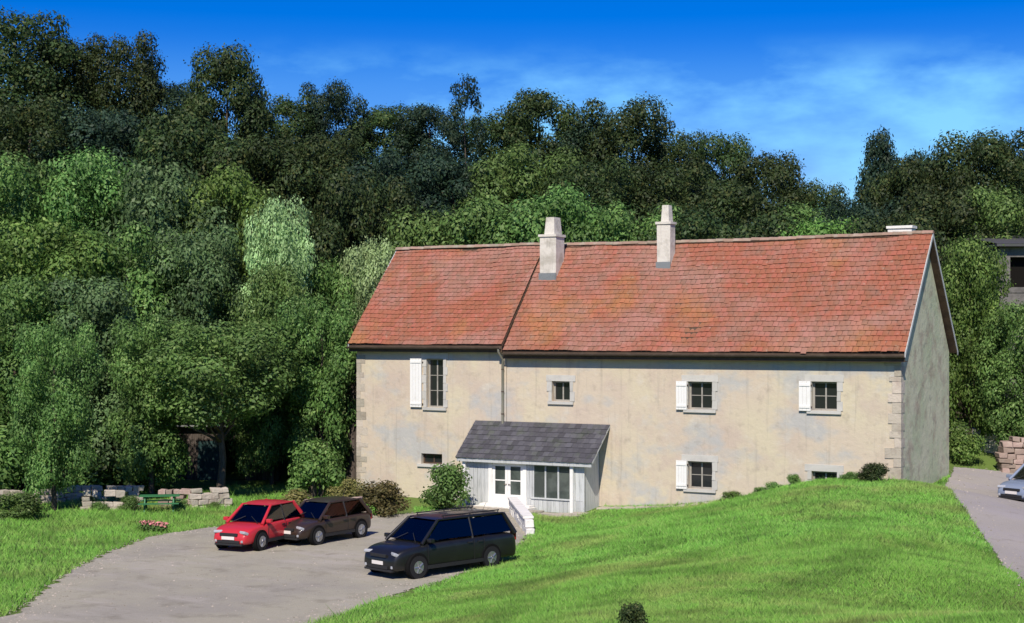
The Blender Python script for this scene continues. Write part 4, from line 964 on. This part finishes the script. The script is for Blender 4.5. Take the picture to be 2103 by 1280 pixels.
tree(310, 640, 73.5, 5.5, 'b1', 'leaf_mid', 'tree overhanging the left end of the dark shed')
tree(455, 650, 72.5, 8.5, 'h1', 'leaf_mid', 'tall tree whose high crown shades the front of the dark shed')
# right side
tree(1992, 478, 73, 4.6, 'r3', 'leaf_fresh', 'bright green tree just right of the gable end')
tree(2090, 612, 71, 4.5, 'r1', 'leaf_mid', 'green tree below the barn at the right edge')
tree(2000, 640, 76, 5.0, 'b1', 'leaf_fresh', 'low dense green tree behind the bright one by the gable')

def shrub_variant(seed, n, size):
    rnd = np.random.default_rng(seed); cs, rs = [], []
    for k in range(13):
        a = rnd.random() * 6.28; q = .38 * rnd.random() ** .5; z = .16 + .62 * rnd.random() * (1 - q)
        r = .16 + .10 * rnd.random(); cs.append((q * math.cos(a), q * math.sin(a), z)); rs.append((r, r, r * .95))
    V, Fq = leaf_cloud(cs, rs, [n // 13] * 13, size, rnd, .4)
    V[:, 2] = np.maximum(V[:, 2], -.02)
    b = MB()
    for c in cs: b.path([(c[0] * .15, c[1] * .15, -.03), (c[0] * .6, c[1] * .6, c[2] * .6), c], [.018, .012, .005], 5)
    return np_mesh('foliage', V, Fq, 4), to_mesh('stem', b.v, b.f)
SV = [shrub_variant(200 + i, 4600, .030) for i in range(3)]
for f_, s_ in SV: f_.materials.append(M['leaf_mid']); s_.materials.append(M['bark'])
def shrub(px, d, wid, h, mat, label, group=None, name='shrub', i=None):
    x, y, _ = at(px, 690, d); v = SV[random.randrange(3) if i is None else i]
    o = tag(empty(name, (x, y, hz(x, y) - .03), random.uniform(0, 6.28)), label, 'shrub', group); o.scale = (wid, wid, h)
    link('stem', v[1], None, o); c = link('foliage', v[0], None, o); set_mat(c, M[mat]); return o
shrub(792, 64.6, 2.5, 1.75, 'leaf_olive', 'olive brown bush at the left corner of the house front')
shrub(908, 67.0, 2.5, 2.45, 'leaf_mid', 'green bush between the olive bush and the porch')
shrub(1792, 60.2, 1.4, .95, 'leaf_wood', 'dark green bush against the wall near the right corner of the house')
shrub(1500, 62.2, 1.0, .55, 'leaf_fresh', 'small green bush at the wall foot right of the lower window')
shrub(1300, 27.2, .62, .78, 'leaf_wood', 'small dark green bush alone on the near lawn')
for px, d, wd, h, lb in ((1590, 62.4, .8, .5, 'second in the row of four low plants at the house wall'), (1632, 62.2, .7, .6, 'tallest of the four low plants, just left of the half-buried window'), (1745, 61.1, .8, .5, 'low plant between the half-buried window and the dark bush'), (1560, 62.9, .7, .4, 'smallest low plant, right of the small bush at the house wall')):
    shrub(px, d, wd, h, 'leaf_mid', lb, 'plants at the wall foot', 'wall_plant')
GS = 'bushes under the left trees'
for px, d, wd, h, mt, lb in ((40, 73, 5, 4.6, 'leaf_mid', 'tallest green bush behind the left end of the low stone wall'), (150, 75, 5, 4.0, 'leaf_mid', 'big green bush behind the dark bare trunk and the low wall'), (235, 75.5, 4.5, 3.6, 'leaf_wood', 'dark bush between the bare trunk and the shed'), (-20, 71, 4, 3.5, 'leaf_mid', 'bush cut off by the left edge behind the low wall')):
    shrub(px, d, wd, h, mt, lb, GS)
shrub(650, 72.5, 3.0, 3.2, 'leaf_mid', 'tall green bush between the shed and the house corner')
shrub(715, 70, 1.8, 1.6, 'leaf_olive', 'olive bush against the left corner of the farmhouse')
shrub(610, 66, 2.4, 1.5, 'leaf_olive', 'brownish bush behind the red car and the stone wall')
shrub(30, 62, 2.2, 1.3, 'leaf_mid', 'rounded bush on the verge at the left edge')
shrub(250, 69.5, 1.4, .8, 'leaf_light', 'pale flowering bush in front of the long low wall')
shrub(180, 67.5, 1.1, .8, 'leaf_light', 'pale green bush beside the dark tree trunk')
for px, d, wd, h, mt, lb in ((1975, 70, 2.0, 2.4, 'leaf_fresh', 'fresh green bush against the gable beside the lane'), (2035, 74.5, 2.6, 2.8, 'leaf_mid', 'green bush behind the low grey wall by the lane'), (2110, 74, 3.0, 3.2, 'leaf_mid', 'bush behind the gate pier at the right edge')):
    shrub(px, d, wd, h, mt, lb, 'bushes right of the gable')

for px, d, wd, h, lb in ((205, 65.9, .9, .55, 'low ivy tuft at the foot of the sunlit wall end near the trunk'), (262, 66.4, 1.1, .9, 'leafy tuft growing over the sunlit wall left of the picnic table'), (372, 67.9, .9, .6, 'low tuft in front of the pinkish wall right of the picnic table'), (438, 68.0, .8, .45, 'small tuft at the foot of the pale wall end before the shed')):
    shrub(px, d, wd, h, 'leaf_mid', lb, 'plants along the stone walls', 'wall_plant')
# pink flower clump on the verge
fx_, fy_ = on_ground(312, 1092)
fl = tag(empty('flower_clump', (fx_, fy_, hz(fx_, fy_))), 'clump of pink flowers on the verge beside the drive', 'flowers')
rnd = np.random.default_rng(5)
V, Fq = leaf_cloud([(0, 0, .2), (.35, .1, .18), (-.3, .05, .18)], [(.4, .3, .2)] * 3, [300] * 3, .05, rnd, .3); V[:, 2] = np.maximum(V[:, 2], 0); link('foliage', np_mesh('foliage', V, Fq, 4), M['leaf_mid'], fl)
V, Fq = leaf_cloud([(0, 0, .34), (.35, .1, .30), (-.3, .05, .32)], [(.36, .28, .12)] * 3, [90] * 3, .05, rnd, .6); tag(link('blossom', np_mesh('blossom', V, Fq, 4), M['flower'], fl), kind='stuff')

# green garden table with benches
tx, ty, _ = at(328, 690, 66.5)
tb = tag(empty('picnic_table', (tx, ty, hz(tx, ty)), YAW + .15), 'green painted picnic table on the grass beyond the drive', 'table')
for k in range(5):
    q = MB(); q.box(-.85, .85, -.36 + k * .146, -.36 + k * .146 + .138, .70, .74); q.build('tabletop_slat', M['green_paint'], tb, bevel=.006)
for sg in (-1, 1):
    for k in range(2):
        q = MB(); y = sg * .68 + k * .15 - .14; q.box(-.85, .85, y, y + .14, .42, .455); q.build('seat_slat', M['green_paint'], tb, bevel=.006)
    for xx in (-.6, .6):
        q = MB(); q.tube((xx, sg * .62, -.02), (xx, sg * .2, .70), .04, .04, 6); q.build('leg', M['green_paint'], tb)
for xx in (-.6, .6):
    q = MB(); q.box(xx - .03, xx + .03, -.80, .80, .37, .42); q.build('crossbar', M['green_paint'], tb)

# ------------------------------------------------------------------ grass blades on lawn and verges (countless)
def blades(name, n, px_rng, d_rng, h, w_, seed, power=1.0):
    rnd = np.random.default_rng(seed)
    d = d_rng[0] + (d_rng[1] - d_rng[0]) * rnd.random(n) ** power; px = px_rng[0] + (px_rng[1] - px_rng[0]) * rnd.random(n); a = (px - CX) / F_PX
    P = np.stack([d * (a * CS - SN), d * (a * SN + CS)], 1)
    ok = (poly_dist(P, DRIVE) > -.15 + .25 * rnd.random(n)) & (poly_dist(P, LANE) > -.1 + .2 * rnd.random(n)) & ~((P[:, 0] > X0 - .1) & (P[:, 0] < X1 + .1) & (P[:, 1] > YF - .05)) & \
         ~((P[:, 0] > -36.6) & (P[:, 0] < -30) & (P[:, 1] > 57.2)) 
    P = P[ok]; z = height(P); n = len(P)
    # keep only what stands in view
    patch = np.sin(P[:, 0] * .55 + 2 * np.sin(P[:, 1] * .31)) * np.cos(P[:, 1] * .47 + P[:, 0] * .2)
    hh = h * (.55 + .9 * rnd.random(n)) * (1 + .35 * patch) * np.where(rnd.random(n) < .02, 2.1, 1)
    t = rnd.random(n) * 6.283; ln = .45 + .6 * rnd.random(n); t2 = rnd.random(n) * 6.283
    B = np.column_stack([P, z - .01]); side = np.column_stack([np.cos(t), np.sin(t), np.zeros(n)]) * (w_ * (.6 + .8 * rnd.random(n)))[:, None]
    tip = B + np.column_stack([np.cos(t2) * hh * ln, np.sin(t2) * hh * ln, hh])
    V = np.stack([B - side, B + side, tip], 1).reshape(-1, 3)
    me = np_mesh(name, V, np.arange(3 * n).reshape(n, 3), 3)
    return tag(link(name, me, M['grass']), kind='stuff')
blades('lawn_grass', 500000, (420, 2190), (20, 45), .075, .011, 1, .85)
blades('lawn_grass', 300000, (850, 2170), (45, 69), .10, .017, 2)
blades('verge_grass', 150000, (-80, 800), (39, 78), .16, .018, 3)
